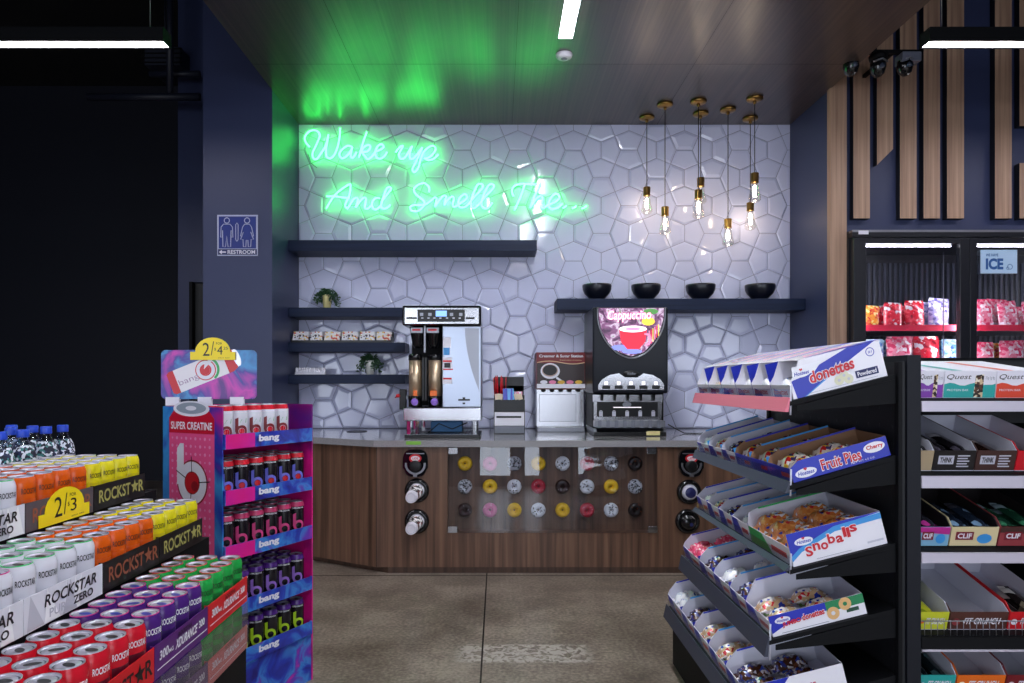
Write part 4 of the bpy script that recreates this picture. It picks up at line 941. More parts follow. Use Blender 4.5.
blackc = mat('black_carton', (22, 18, 20), .4); greyc = mat('taupe_carton', (88, 78, 84), .4); whitec = mat('white_carton', (226, 226, 234), .35)
redc = mat('red_carton', (210, 22, 34), .35); purc = mat('violet_carton', (86, 30, 112), .35); hazedred = mat('film_hazed_red_carton', (214, 100, 104), .4)  # last one: red card paled, haze of the shrink film put into the colour
copper = mat('copper_ink', (150, 84, 60), .4); goldi = mat('gold_ink', (176, 170, 96), .4)
def fill(kind, xf, y0, y1, z, rows, tier, near):
    n = 4; rown = ['front row', 'second row', 'third row', 'fourth row']
    for r_ in range(rows):
        for k in range(n):
            y = y0+(y1-y0)*(k+.5)/n; x = xf-.0338-PIT*r_
            base = math.atan2(-y*.5, -x); rot = base*.55+rc.uniform(-.12, .12) if r_ == 0 else rc.uniform(-.8, .5)
            put_can(kind, x, y, z, rot, '%s, %s from near end, %s, %s' % (NAMES[kind], ORD[k], rown[r_], near), 'cans in the stepped display')
# tier 1
T1 = [(.852, 1.102, 'red', redc, 'star', 'front tier near red carton'), (1.102, 1.352, 'red', redc, 'star', 'front tier second red carton'),
      (1.352, 1.602, 'purple', purc, 'xd', 'front tier violet carton'), (1.602, 1.852, 'green', redc, 'xd', 'front tier far red carton')]
for y0, y1, k, oc, kd, nm in T1:
    carton('open %s of canned drinks' % nm, -.68, y0, y1, Z1, .1905, oc, inkblack if kd == 'star' else white, '', kind=kd); fill(k, -.68, y0, y1, Z1, 3, 'front tier', nm)
for y0, y1, k, oc, kd, nm in [(1.102, 1.352, 'red', redc, 'star', 'lowest layer red carton'), (1.352, 1.602, 'purple', purc, 'xd', 'lowest layer violet carton'), (1.602, 1.852, 'green', hazedred, 'xd', 'lowest layer hazed red carton')]:
    carton('open %s of canned drinks' % nm, -.68, y0, y1, ZL, .1905, oc, white, '', kind=kd, lip=.060); fill(k, -.68, y0, y1, ZL, 3, '', nm)
T2 = [(1.003, 1.255, 'pinkrim', whitec, 'zero', 'middle tier near white carton'), (1.255, 1.507, 'white', whitec, 'zero', 'middle tier white carton'),
      (1.507, 1.760, 'orange', blackc, 'star', 'middle tier copper lettered carton'), (1.760, 2.015, 'yellow', blackc, 'star', 'middle tier gold lettered carton')]
for y0, y1, k, oc, kd, nm in T2:
    carton('open %s of canned drinks' % nm, -.872, y0, y1, Z2, .1905, oc, inkblack if kd == 'zero' else (copper if k == 'orange' else goldi), '', kind=kd); fill(k, -.872, y0, y1, Z2, 3, '', nm)
T3 = [(1.285, 1.538, 'white', whitec, 'zero', 'top tier white carton'), (1.5395, 1.798, 'orange', greyc, 'star', 'top tier taupe carton'), (1.800, 2.060, 'yellow', blackc, 'star', 'top tier gold lettered carton')]
for y0, y1, k, oc, kd, nm in T3:
    carton('open %s of canned drinks' % nm, -1.065, y0, y1, Z3, .254, oc, inkblack if kd == 'zero' else (copper if k == 'orange' else goldi), '', kind=kd); fill(k, -1.065, y0, y1, Z3, 4, '', nm)
# shrink film round the lowest layer
o = MB().box(-.6785, -.678, 1.104, 1.853, ZL+.0, Z1-.004, film).build('shrink_film', loc=(-.678, 1.5, ZL)); tag(o, 'clear shrink film over the lowest layer of canned drinks', 'plastic film')
# price card
def arch_card(x0, w, h, hb, wa):   # outline in u,v
    pts = [(0, 0), (w, 0), (w, hb), (w/2+wa/2, hb)]
    for k in range(1, 12):
        a = PI*k/12; pts.append((w/2+wa/2*math.cos(a), hb+(h-hb)*math.sin(a)))
    pts += [(w/2-wa/2, hb), (0, hb)]; return pts
def price(name_l, O, u, v, w, h, a, b_, dpt=.0015, frac=None):
    t = thing('price_card', name_l, 'price card', O); O = Vector(O); U = Vector(u); V = Vector(v); N = U.cross(V)
    pts = arch_card(0, w, h, h*.36, w*.78)
    MB().prism(pts, lambda p, q, d: tuple(O+U*p+V*q+N*d), dpt, 0, yellow).build('card', t)
    g = MB(); O2 = O+N*dpt
    g.text('2', O2+U*(w*.28)+V*(h*.18), U, V, w*.15, h*.58, inkblack, bold=.0).text('/', O2+U*(w*.46)+V*(h*.2), U, V, w*.07, h*.62, inkblack)
    g.text('FOR', O2+U*(w*.58)+V*(h*.68), U, V, w*.13, h*.10, inkblack).text('$', O2+U*(w*.54)+V*(h*.40), U, V, w*.035, h*.14, inkblack).text(b_, O2+U*(w*.60)+V*(h*.24), U, V, w*.12, h*.38, inkblack)
    if frac: g.text(frac, O2+U*(w*.74)+V*(h*.46), U, V, w*.10, h*.12, inkblack)
    g.text('plus tax', O2+U*(w*.62)+V*(h*.06), U, V, w*.26, h*.06, inkblack)
    g.build('print', t); return t
price('yellow arched price card reading 2 for $3 on the taupe carton', (-1.0635, 1.580, .948), (0,1,0), (0,0,1), .195, .083, '2', '3')
# bottles
def bottle(label):
    t = thing('drink_bottle', label, 'bottle', (0,0,0), group='clear bottles with blue caps')
    bt = glassmat('bottle_plastic', (.55, .62, .72), .10, .08); lab_ = texmat('bottle_label_print', (1,1,1), [(0, (18, 24, 50)), (.45, (30, 40, 80)), (.58, (220, 226, 240)), (.90, (60, 130, 130))], 'voronoi', nscale=150)
    MB().lathe([(.028, 0), (.033, .006), (.034, .03), (.034, .105), (.033, .125), (.027, .150), (.017, .170), (.0125, .180), (.0125, .186)], bt, seg=24, capt=False).build('body', t, world=False)
    MB().lathe([(.0346, .02), (.0346, .105), (.0337, .126), (.0282, .1495), (.022, .162)], lab_, seg=24, capb=False, capt=False).build('label_sleeve', t, world=False)
    MB().lathe([(.0155, .184), (.0160, .186), (.0160, .203), (.0145, .206)], mat('blue_cap', (36, 74, 200), .35), seg=20).build('cap', t, world=False)
    return t
bpos = [(-1.383, 2.02+.15), (-1.383, 2.090), (-1.36, 1.955), (-1.36, 1.867), (-1.455, 2.135), (-1.455, 2.04), (-1.545, 2.17), (-1.45, 1.92)]
bpos = [(x, min(y, 2.03) if 0 else y) for x, y in bpos]
b0 = bottle(''); n0 = 0
for i, (x, y) in enumerate(bpos):
    o = b0 if i == 0 else dup(b0, (0,0,0))
    o.location = (x, y-.0, Z3-.002); o['label'] = 'blue capped clear bottle, %s' % ['farthest right, standing alone', 'second from the right in the front line', 'third from the right in the front line', 'at the left picture edge in the front line', 'just behind and between the two front middle bottles', 'in the rear line, second from its right end', 'in the farthest back line', 'half hidden behind the front line at left'][i]
    o.rotation_euler = (0, 0, i*.9)
MB().box(-1.62, -1.345, 1.8, 2.24, Z3-.012, Z3-.003, blackmt).box(-1.62, -1.12, 2.072, 2.24, .003, Z3-.012, blackmt).build('bottle_shelf', D.objects['merchandiser_base'])

# ================================================================== FLOOR DISPLAY OF TALL CANS (galaxy print)
A0 = Vector((-1.026, 2.5535, 0)); du = Vector((.4785, .8781, 0)); du.normalize(); dn = Vector((.8781, -.4785, 0)).normalized(); W = .4595; Dp = .344
ang = math.atan2(du.y, du.x)
# local frame: x along front (du), y into the display (-dn), z up
t = thing('can_floor_display', 'tall cardboard floor display with galaxy print and five shelves of cans', 'floor display', A0, (0, 0, ang), group=None)
def L(mb, name, par=t, **k): return mb.build(name, par, world=False, **k)
ZTOP = 1.194; th = .006
SZ = [1.0927, .883, .674, .455, .262]
pnk = mat('hot_pink_card', (226, 24, 128), .35)
# big can panel (side, x=0 plane, normal -x)
L(MB().box(-th, 0, 0, Dp, .001, ZTOP, texmat('blue_magenta_panel', (1,1,.6), [(.33, (24, 60, 170)), (.46, (60, 150, 215)), (.52, (40, 50, 160)), (.6, (190, 30, 130)), (.72, (90, 30, 120))], nscale=3.2, rough=.3, dist=.5)), 'side_panel')
L(MB().box(W, W+th, 0, Dp, .001, ZTOP, texmat('pink_side_panel', (1,1,1), [(.3, (226, 24, 128)), (.5, (232, 30, 140)), (.62, (120, 20, 110)), (.75, (50, 30, 130))], nscale=2.3, rough=.3)), 'side_panel')
L(MB().box(0, W, Dp-th, Dp, .001, ZTOP, pnk), 'back_panel')
L(MB().box(0, W, .004, Dp-th, .001, .197, galaxyblue), 'base_box')
for i, z in enumerate(SZ):
    s = L(MB().box(0, W, .002, Dp-th, z-.054, z-.050, galaxyblue), 'shelf')
    st = MB().box(-.004, W-.01, -.012, -.008, z-.056, z, galaxyblue if i < 5 else galaxy).box(-.004, -.001, -.008, .002, z-.056, z, galaxyblue).box(W-.013, W-.010, -.008, .002, z-.056, z, galaxyblue)
    if i < 3: st.box(0, W*.30, -.0125, -.012, z-.0555, z-.0005, texmat('pink_strip_print', (1,1,1), [(.3, (226, 24, 128)), (.55, (214, 30, 150)), (.7, (110, 40, 180))], nscale=6, rough=.3))
    st.text('bang', (W*.34, -.0125, z-.044), XA, ZA, .105, .034, white, bold=.045, off=.001)
    L(st, 'shelf_strip', s)
# big printed can on side panel: plane x=-th, viewer from -x; u -> -y
YV = (0, -1, 0); O = (-th, Dp, 0)
def sp(u, v): return (u, v)
g = MB(); cw = .262; u0 = .040; zt_ = ZTOP+.018; n = 14
cx = u0+cw/2
outline = [(u0, .10), (u0+cw, .10), (u0+cw, zt_-.062), (u0+cw*.88, zt_-.03), (u0+cw*.12, zt_-.03), (u0, zt_-.062)]
g.poly(outline, O, YV, ZA, mat('pink_can_print', (238, 84, 142), .3), .0006)
g.poly([(u0, zt_-.120), (u0+cw, zt_-.120), (u0+cw, zt_-.062), (u0+cw*.88, zt_-.03), (u0+cw*.12, zt_-.03), (u0, zt_-.062)], O, YV, ZA, mat('crimson_can_print', (200, 20, 50), .3), .0012)
g.disc((cx, zt_-.025), cw*.40, O, YV, ZA, white, .0018, 30, .030).disc((cx, zt_-.023), cw*.33, O, YV, ZA, mat('lid_print_grey', (150, 160, 175), .3), .0022, 30, .022).disc((cx, zt_-.023), cw*.12, O, YV, ZA, white, .0026, 18, .009)
g.text('SUPER CREATINE', (-th, Dp-u0-.012, zt_-.106), YV, ZA, cw-.024, .030, white, bold=.02, off=.0018)
for i in range(9):
    for j in range(14):
        g.disc((u0+.02+i*.027, zt_-.14-j*.03), .0045+.002*((i+j) % 2), O, YV, ZA, mat('light_pink_dots', (240, 150, 190), .3), .0010, 8)
# big b emblem
by = zt_-.31; R1 = .088
g.ring((cx+.006, by), R1*.42, R1, O, YV, ZA, mat('deep_red_print', (150, 10, 30), .3), .0014, 34).ring((cx+.006, by), R1*.50, R1*.93, O, YV, ZA, white, .0020, 34)
g.poly([(cx-.082, by-.01), (cx-.042, by-.01), (cx-.042, by+.15), (cx-.064, by+.15), (cx-.082, by+.13)], O, YV, ZA, white, .0022)
g.disc((cx+.006, by), R1*.46, O, YV, ZA, red, .0026, 28).disc((cx+.022, by-.012), R1*.22, O, YV, ZA, mat('deep_red_print', (150, 10, 30), .3), .003, 20)
for a in (.1, 1.6, 2.7, 4.6): g.poly([(cx+.006+r_*R1*math.cos(a)-.002*math.sin(a)*s_, by+r_*R1*math.sin(a)+.002*math.cos(a)*s_) for r_, s_ in ((.45, -1), (1.15, -1), (1.15, 1), (.45, 1))], O, YV, ZA, inkblack, .0032)
g.text('bang', (-th, Dp-cx+.07, by-.33), YV, (0, -.2, 1), .14, .06, white, bold=.04, off=.0018)
L(g, 'can_picture')
# top header card
hy = 2.76; p0 = P(161, 399, hy); p1 = P(256.6, 350, hy)
t2 = thing('header_card', 'rounded header card with a tilted pink can picture standing on the floor display', 'display header', (p0[0], hy, ZTOP+.001))
rr2 = .02; w_, h_ = p1[0]-p0[0], p1[2]-p0[2]; pts = []
for cx_, cy_, a0 in ((w_-rr2, rr2, -PI/2), (w_-rr2, h_-rr2, 0), (rr2, h_-rr2, PI/2), (rr2, rr2, PI)):
    for k in range(5): a = a0+PI/2*k/4; pts.append((cx_+rr2*math.cos(a), cy_+rr2*math.sin(a)))
hd = texmat('header_galaxy_print', (1,1,1), [(.3, (20, 40, 130)), (.43, (50, 140, 200)), (.5, (60, 40, 150)), (.6, (200, 40, 170)), (.7, (90, 30, 130))], nscale=6.5, rough=.3, dist=.6)
MB().prism(pts, lambda u, v, d: (p0[0]+u, hy+d, p0[2]+v), 0, .005, hd).build('card', t2)
for u_ in (.02, .15, .28):
    MB().box(p0[0]+u_, p0[0]+u_+.055, hy-.004, hy+.009, ZTOP+.001, p0[2]+.008, white).build('tab', t2)
g = MB(); O = Vector((p0[0], hy, p0[2])); a = math.radians(22); U = Vector((math.cos(a), 0, math.sin(a))); V = Vector((-math.sin(a), 0, math.cos(a)))
B = O+Vector((.055, 0, .015)); cl, ch = .29, .095; bcan = mat('white_can_picture', (232, 226, 232), .3)
g.poly([(0, .008), (.012, 0), (cl-.03, 0), (cl, .014), (cl, ch-.014), (cl-.03, ch), (.012, ch), (0, ch-.008)], B, U, V, bcan, .0008)
g.poly([(0, .008), (.012, 0), (.03, 0), (.03, ch), (.012, ch), (0, ch-.008)], B, U, V, red, .0012).poly([(cl-.05, 0), (cl-.03, 0), (cl-.008, .010), (cl-.008, ch-.010), (cl-.03, ch), (cl-.05, ch)], B, U, V, red, .0012)
g.disc((cl, ch/2), .014, B, U, V, ringm, .0014, 20, ch*.38)
g.ring((.155, ch/2), .018, .042, B, U, V, red, .0016, 28).ring((.155, ch/2), .024, .038, B, U, V, white, .002, 28).disc((.155, ch/2), .018, B, U, V, red, .0024, 20).ring((.16, ch/2), .042, .052, B, U, V, green, .0018, 20, -1.2, 1.3)
g.poly([(.150, ch*.55), (.20, ch*.8), (.195, ch*.95), (.16, ch*.75)], B, U, V, bcan, .0026)
g.text('bang', B+U*.035+V*.02, U, V, .085, .03, mat('grey_lilac_print', (170, 140, 170), .3), bold=.0, off=.0018)
g.build('can_picture', t2)
price('yellow arched price card reading 2 for $4.25 above the floor display header', (PX(191, hy), hy-.0065, PZ(360, hy)), (1,0,0), (0,0,1), PX(236, hy)-PX(191, hy), PZ(337.5, hy)-PZ(360, hy), '2', '4', frac='25')
# tall cans on shelves
def deco_b(cb, co_, cd):
    def f(mb, R, h):
        s = h*.50; fb = wrapfn(R+.0006, h*.20, 0, s*.72, s)
        Rr = s*.30; c0 = (s*.40, s*.32)
        for k in range(18):
            a, b_ = 2*PI*k/18, 2*PI*(k+1)/18
            mb.add([fb(c0[0]+q*math.cos(w_), c0[1]+q*math.sin(w_)) for q, w_ in ((Rr*.55, a), (Rr, a), (Rr, b_), (Rr*.55, b_))], [(0, 1, 2, 3)], cb)
        mb.add([fb(s*.08, s*.3), fb(s*.24, s*.3), fb(s*.24, s), fb(s*.08, s*.93)], [(0, 1, 2, 3)], cb)
        mb.add([fb(c0[0]+Rr*.5*math.cos(2*PI*k/10), c0[1]+Rr*.5*math.sin(2*PI*k/10)) for k in range(10)], [tuple(range(10))], cd)
        fo = wrapfn(R+.0003, h*.20, 0, s*.86, s*1.1); n = 6
        if co_: 
            for k in range(n): mb.add([fo(s*.86*k/n, 0), fo(s*.86*(k+1)/n, 0), fo(s*.86*(k+1)/n, s*.75), fo(s*.86*k/n, s*.75)], [(0, 1, 2, 3)], co_)
        if cb is dred: mb.add([fb(s*.30, s*.72), fb(s*.62, s*.74), fb(s*.66, s*.95), fb(s*.40, s*.9)], [(0, 1, 2, 3)], green)
        mb.text('bang', None, None, None, R*.8, .010, cb, fn=wrapfn(R+.0006, h*.08, 0, R*.8, .010), bold=.02)
        mb.text('SUPER CREATINE', None, None, None, R*1.5, .006, white, fn=wrapfn(R+.0006, h*.815, 0, R*1.5, .006), bold=.02)
    return f
cblk = mat('black_can_print', (20, 16, 24), .25); lil = mat('lilac_print', (150, 110, 200), .3); lime = mat('lime_print', (170, 205, 40), .3)
KIND = [('white tall can', cwhite, cred, dred, None, cred, ringm),
        ('black can with blue emblem', cblk, cred, mat('blue_lilac', (110, 110, 210), .3), None, red, ringm),
        ('black can with pink emblem', cblk, mat('rose_neck', (190, 50, 100), .3), mat('rose_print', (210, 70, 130), .3), None, cblk, ringm),
        ('black can with lilac emblem', cblk, cpur, lil, None, cblk, cpur),
        ('black can with lime emblem', cblk, cpur, lime, None, cblk, cpur)]
RB = .0325; HB = .157
sn = ['top', 'second', 'third', 'fourth', 'bottom']; R3 = random.Random(5)
Rm = Matrix.Rotation(ang, 4, 'Z')
for i, z in enumerate(SZ):
    nm, bd, nk, emb, co_, dot, rim = KIND[i]
    hh = HB if i < 3 else .150
    p = can('tall_drink_can', '', 'drink can', bd, nk, inkblack, rim, hh, RB, deco_b(emb, co_, dot)); first = True
    for r_ in range(3 if i else 2):
        cols_ = 6 if i else 5
        for k in range(cols_):
            lx = .040+k*.0735 if i else .036+k*.0705; ly = .040+r_*.0705
            o = p if first else dup(p, (0,0,0)); first = False
            q = A0+Rm @ Vector((lx, ly, 0)); base = -PI/2+ang
            vd = math.atan2(-q.y, -q.x)
            o.location = (q.x, q.y, z-.0497); o.rotation_euler = (0, 0, vd*.8+base*.2+R3.uniform(-.12, .12)); o['group'] = 'tall cans on the floor display'
            o['label'] = '%s, %s from left, %s row, %s shelf of floor display' % (nm, ORD[k], ['front', 'middle', 'back'][r_], sn[i])
# ================================================================== SNACK ENDCAP GONDOLA (right)
YN0, YN1 = 2.118, 3.13; XBK = 1.247
pegm = mat('black_pegboard', (16, 17, 22), .55)
t = thing('endcap_gondola', 'black endcap gondola with five sloping shelves facing the counter', 'shelving', (1.1, 2.62, 0))
MB().box(XBK, XBK+.010, YN0-.01, YN1+.01, .004, 1.352, pegm).build('back_panel', t)
mb = MB()
for k in range(14):
    for j in range(22): mb.box(XBK-.0008, XBK, YN0+.04+k*.07, YN0+.046+k*.07, .08+j*.056, .09+j*.056, black)
o = mb.build('peg_holes', t); o['kind'] = 'stuff'
for y in (YN0-.012, YN1-.010): MB().box(XBK-.012, XBK, y, y+.022, .004, 1.35, blackmt).build('upright', t)
MB().box(.80, XBK, YN0+.02, YN1-.005, .003, .16, blackmt).build('base_deck', t)
EX = [(.906, 1.229, 1.196), (.906, .968, .945), (.906, .706, .702), (.842, .487, .436), (.773, .262, .217)]  # front x, surface z at front, strip bottom
SLP = math.radians(14.3)
pinkstrip = mat('pink_price_strip', (226, 120, 140), .45); graystrip = mat('grey_price_strip', (58, 62, 78), .45); clear = glassmat('clear_acrylic', (.93, .95, 1), .06, .05)
for i, (xf, zs, zb) in enumerate(EX):
    tn = math.tan(SLP if i != 1 else math.radians(16)); zk = zs+(XBK-.014-xf)*tn
    s = MB().prism([(xf, zs-.014), (XBK-.014, zk-.014), (XBK-.014, zk), (xf, zs)], lambda u, v, d: (u, d, v), YN0, YN1, blackmt).build('shelf', t)
    MB().prism([(xf-.004, zb), (xf-.016, zb), (xf-.003, zs+.012), (xf+.001, zs+.012)][::-1], lambda u, v, d: (u, d, v), YN0+.001, YN1-.001, pinkstrip if i == 0 else graystrip).build('price_strip', s)
    MB().box(xf+.003, xf+.0045, YN0+.004, YN1-.004, zs+.0005, zs+.038, clear).tube([(xf+.002, YN0+.003, zb-.01), (xf+.004, YN0+.003, zs+.05)], .003, greyin, 6).build('front_guard', s)
    for y in (YN0+.0, YN1-.004):
        MB().prism([(xf+.02, zs-.03), (XBK-.014, zk-.09), (XBK-.014, zk-.014), (xf+.02, zs-.014)], lambda u, v, d: (u, d, v), y, y+.004, blackmt).build('bracket', s)
# ---- snack packs
packm = {
 'bun': texmat('orange_cake_wrap', (1,1,1), [(0, (226, 140, 70)), (.42, (240, 170, 100)), (.66, (214, 120, 60)), (.80, (238, 232, 234)), (.90, (60, 70, 170)), (.96, (200, 40, 50))], 'voronoi', nscale=75, rough=.18, coat=.5),
 'white': texmat('white_cake_wrap', (1,1,1), [(0, (236, 234, 240)), (.5, (210, 214, 232)), (.7, (50, 70, 180)), (.84, (236, 232, 236)), (.93, (210, 40, 60))], 'voronoi', nscale=85, rough=.2, coat=.4),
 'pink': texmat('pink_cake_wrap', (1,1,1), [(0, (226, 70, 110)), (.45, (236, 130, 160)), (.68, (238, 230, 236)), (.82, (200, 30, 60)), (.92, (60, 60, 160))], 'voronoi', nscale=85, rough=.2, coat=.4),
 'pie': texmat('fruit_pie_wrap', (1,1,1), [(0, (226, 210, 200)), (.35, (240, 190, 70)), (.5, (210, 40, 40)), (.66, (70, 60, 110)), (.82, (236, 232, 226)), (.93, (70, 140, 80))], 'voronoi', nscale=62, rough=.2, coat=.4),
 'choc': texmat('chocolate_cake_wrap', (1,1,1), [(0, (70, 40, 30)), (.35, (46, 50, 120)), (.55, (220, 214, 220)), (.72, (110, 60, 40)), (.86, (40, 70, 180)), (.94, (226, 226, 232))], 'voronoi', nscale=85, rough=.2, coat=.4),
 'donut': texmat('donut_wrap', (1,1,1), [(0, (206, 170, 130)), (.35, (232, 226, 226)), (.55, (200, 40, 50)), (.7, (40, 60, 170)), (.85, (230, 220, 214)), (.94, (120, 160, 90))], 'voronoi', nscale=75, rough=.2, coat=.4)}
def pack(kind, seed, lx=.12, ly=.075, lz=.045):
    r = random.Random(seed); n, k = 11, 9; vs = []; fs = []
    for sgn in (1, -1):
        for i in range(n):
            for j in range(k):
                u, v = i/(n-1)*2-1, j/(k-1)*2-1
                h = max(0, (1-abs(u)**4))**.6*max(0, (1-abs(v)**3))**.6
                z = h*lz/2*sgn+(r.uniform(-1, 1)*.0055 if 0 < i < n-1 and 0 < j < k-1 else 0)
                vs.append((u*lx/2, v*ly/2, z+lz/2))
    for q in range(2):
        for i in range(n-1):
            for j in range(k-1):
                f = (q*n*k+i*k+j, q*n*k+(i+1)*k+j, q*n*k+(i+1)*k+j+1, q*n*k+i*k+j+1); fs.append(f if q == 0 else f[::-1])
    t = thing('snack_pack', '', 'snack', (0,0,0)); MB().add(vs, fs, packm[kind], True).build('wrapper', t, world=False)
    for e in (-1, 1):
        s = MB(); pts = []
        for j in range(13):
            v = j/12*2-1; pts += [(e*lx/2*.97, v*ly/2*.96, lz/2+.001), (e*(lx/2+.008), v*ly/2, lz/2+(.003 if j % 2 else -.003))]
        s.add(pts, [(2*j, 2*j+2, 2*j+3, 2*j+1) for j in range(12)], packm[kind])
        s.build('crimped_seal', t, world=False)
    return t
packs = {}
SN = ['top', 'second', 'third', 'fourth', 'lowest']
hostlog = mat('logo_white', (238, 238, 246), .35); outl = mat('white_outline', (240, 238, 244), .35); redt = mat('crimson_lettering', (204, 20, 40), .35)
def host_logo(g, u, v, s, O, U, V):
    g.disc((u+s*.5, v+s*.16), s*.55, O, U, V, hostlog, .0010, 22, s*.23)
    g.text('Hostess', O+U*(u+s*.08)+V*(v+s*.06), U, V, s*.84, s*.20, blue, bold=.02, shear=.2, off=.0016)
    g.poly([(u+s*.40, v+s*.36), (u+s*.50, v+s*.26), (u+s*.60, v+s*.36), (u+s*.55, v+s*.42), (u+s*.5, v+s*.38), (u+s*.45, v+s*.42)], O, U, V, redt, .0018)
def tray(shelf, y0, y1, ord_, length=.285, hn=.06, hf=.105, front=.045, outer=whitegl, accent=blue, kind='white', box=False, near_print=None, npk=4, lab='', hb=None, inner=greyin, dx=.017, empty=False):
    xf, zs, zb = EX[shelf]; sl = SLP if shelf != 1 else math.radians(16)
    x0 = xf+dx; z0 = zs+(x0-xf)*math.tan(sl)+.0012
    t = thing('snack_box' if box else 'snack_tray', lab, 'snack box', (x0, y0, z0), (0, -sl, 0), 'snack cartons on the endcap shelves')
    w = y1-y0-.004; L_ = length; th = .002; hb = hb or max(hn, .06)
    def b(mb, name): return mb.build(name, t, world=False)
    if box:
        h = hn; side = [(0, 0), (L_, 0), (L_, h), (.045, h), (.018, h*.62), (0, h*.45)]
        for yy, nm in ((0, 'near_side'), (w-th, 'far_side')):
            b(MB().prism(side, lambda u, v, d: (u, d, v), yy, yy+th, outer), nm)
        b(MB().box(.045, L_, th, w-th, h-th, h, outer), 'lid')
        b(MB().box(0, L_, th, w-th, 0, th, outer).box(L_-th, L_, th, w-th, th, h-th, outer), 'base')
        f = MB().box(0, th, th, w-th, th, h*.40, outer); f.poly([(.01, .005), (w*.5, .005), (w*.45, h*.2), (.02, h*.3)], (0, w, 0), (0, -1, 0), ZA, accent, .0006)
        f.text('donettes', (0, w*.9, h*.12), (0, -1, 0), ZA, w*.7, h*.16, redt, bold=.03, off=.0012); b(f, 'front_panel')
        a = MB().poly([(0, 0), (w*.3, 0), (w*.1, L_*.7), (0, L_*.8)], (L_, 0, h), (0, 1, 0), (-1, 0, 0), accent, .0005)
        a.text('donettes', (.09, w*.25, h), (1, 0, 0), (0, 1, 0), .15, w*.4, pink, bold=.02, off=.0008); b(a, 'lid_print')
    else:
        ns = [(0, 0), (L_, 0), (L_, hn), (.03, hn), (0, front)]
        fs_ = [(0, 0), (L_, 0), (L_+.0, hf), (.05, hf), (.012, hn), (0, front)]
        b(MB().prism(ns, lambda u, v, d: (u, d, v), 0, th, outer, inner), 'near_side')
        b(MB().prism(fs_, lambda u, v, d: (u, d, v), w-th, w, inner, inner), 'far_side')
        a = MB(); a.poly([(.05, hf-.006), (L_, hf-.006), (L_, hf), (.05, hf)], (0, w-th-.0002, 0), XA, ZA, lblue if ord_ % 2 else accent, .0004); b(a, 'edge_band')
        b(MB().box(0, L_, th, w-th, 0, th, inner), 'bottom')
        b(MB().prism([(th, 0), (w-th, 0), (w-th, (hn+hf)/2), (th, hn)], lambda u, v, d: (d, u, v), L_-th, L_, inner), 'back_panel')
        f = MB().box(0, th, th, w-th, th, front, outer); f.poly([(0, 0), (w*.55, 0), (w*.35, front), (0, front)], (0, w, 0), (0, -1, 0), ZA, accent, .0005)
        f.box(-.0004, 0, w*.1, w*.45, front*.3, front*.6, redt); b(f, 'front_panel')
    if near_print:
        g = MB(); near_print(g, Vector((0, 0, 0)), Vector((1, 0, 0)), Vector((0, 0, 1)), L_, hn); b(g, 'side_print')
    # packs
    if empty: return t
    Rm = Matrix.Translation((x0, y0, z0)) @ Matrix.Rotation(-sl, 4, 'Y')
    if kind not in packs: packs[kind] = (pack(kind, len(packs)+3, .098 if kind != 'bun' else .118, .062 if kind != 'bun' else .100, .048 if kind != 'bun' else .088), [0])
    p, cnt = packs[kind]; lx, ly, lz = (.118, .100, .085) if kind == 'bun' else (.098, .066, .048)
    rows = max(1, int((w-.01)/(ly+.003))); colsn = 1 if box else (2 if kind == 'bun' else 2)
    q = 0
    for rI in range(rows):
        for cI in range(colsn):
            for up in range(1):
                u = .020+lx/2+cI*(lx+.024); v = (rI+.5)*w/rows; rz = rc.uniform(-.04, .04) if kind != 'bun' else 0
                if kind == 'bun': u = .016+lx/2+cI*(lx+.018)
                c = Rm @ Vector((u, v, .008))
                cnt[0] += 1; o = p if cnt[0] == 1 else dup(p, (0,0,0))
                o.location = c; o.rotation_euler = (rc.uniform(-.08, .08) if not box else 0, -sl-(rc.uniform(0, .04) if not box else .0), rz if not box else 0)
                nm = {'bun': 'orange topped cake pack', 'white': 'white and blue cake pack', 'pink': 'pink cake pack', 'pie': 'fruit pie pack', 'choc': 'chocolate cake pack', 'donut': 'donut pack'}[kind]
                o['label'] = '%s, %s %s, %s tray from near end, %s endcap shelf' % (nm, ['front', 'rear'][cI], ['near', 'middle', 'far', 'farthest'][rI], ORD[ord_], SN[shelf])
                o['group'] = 'wrapped snack packs on the endcap shelves'
    return t
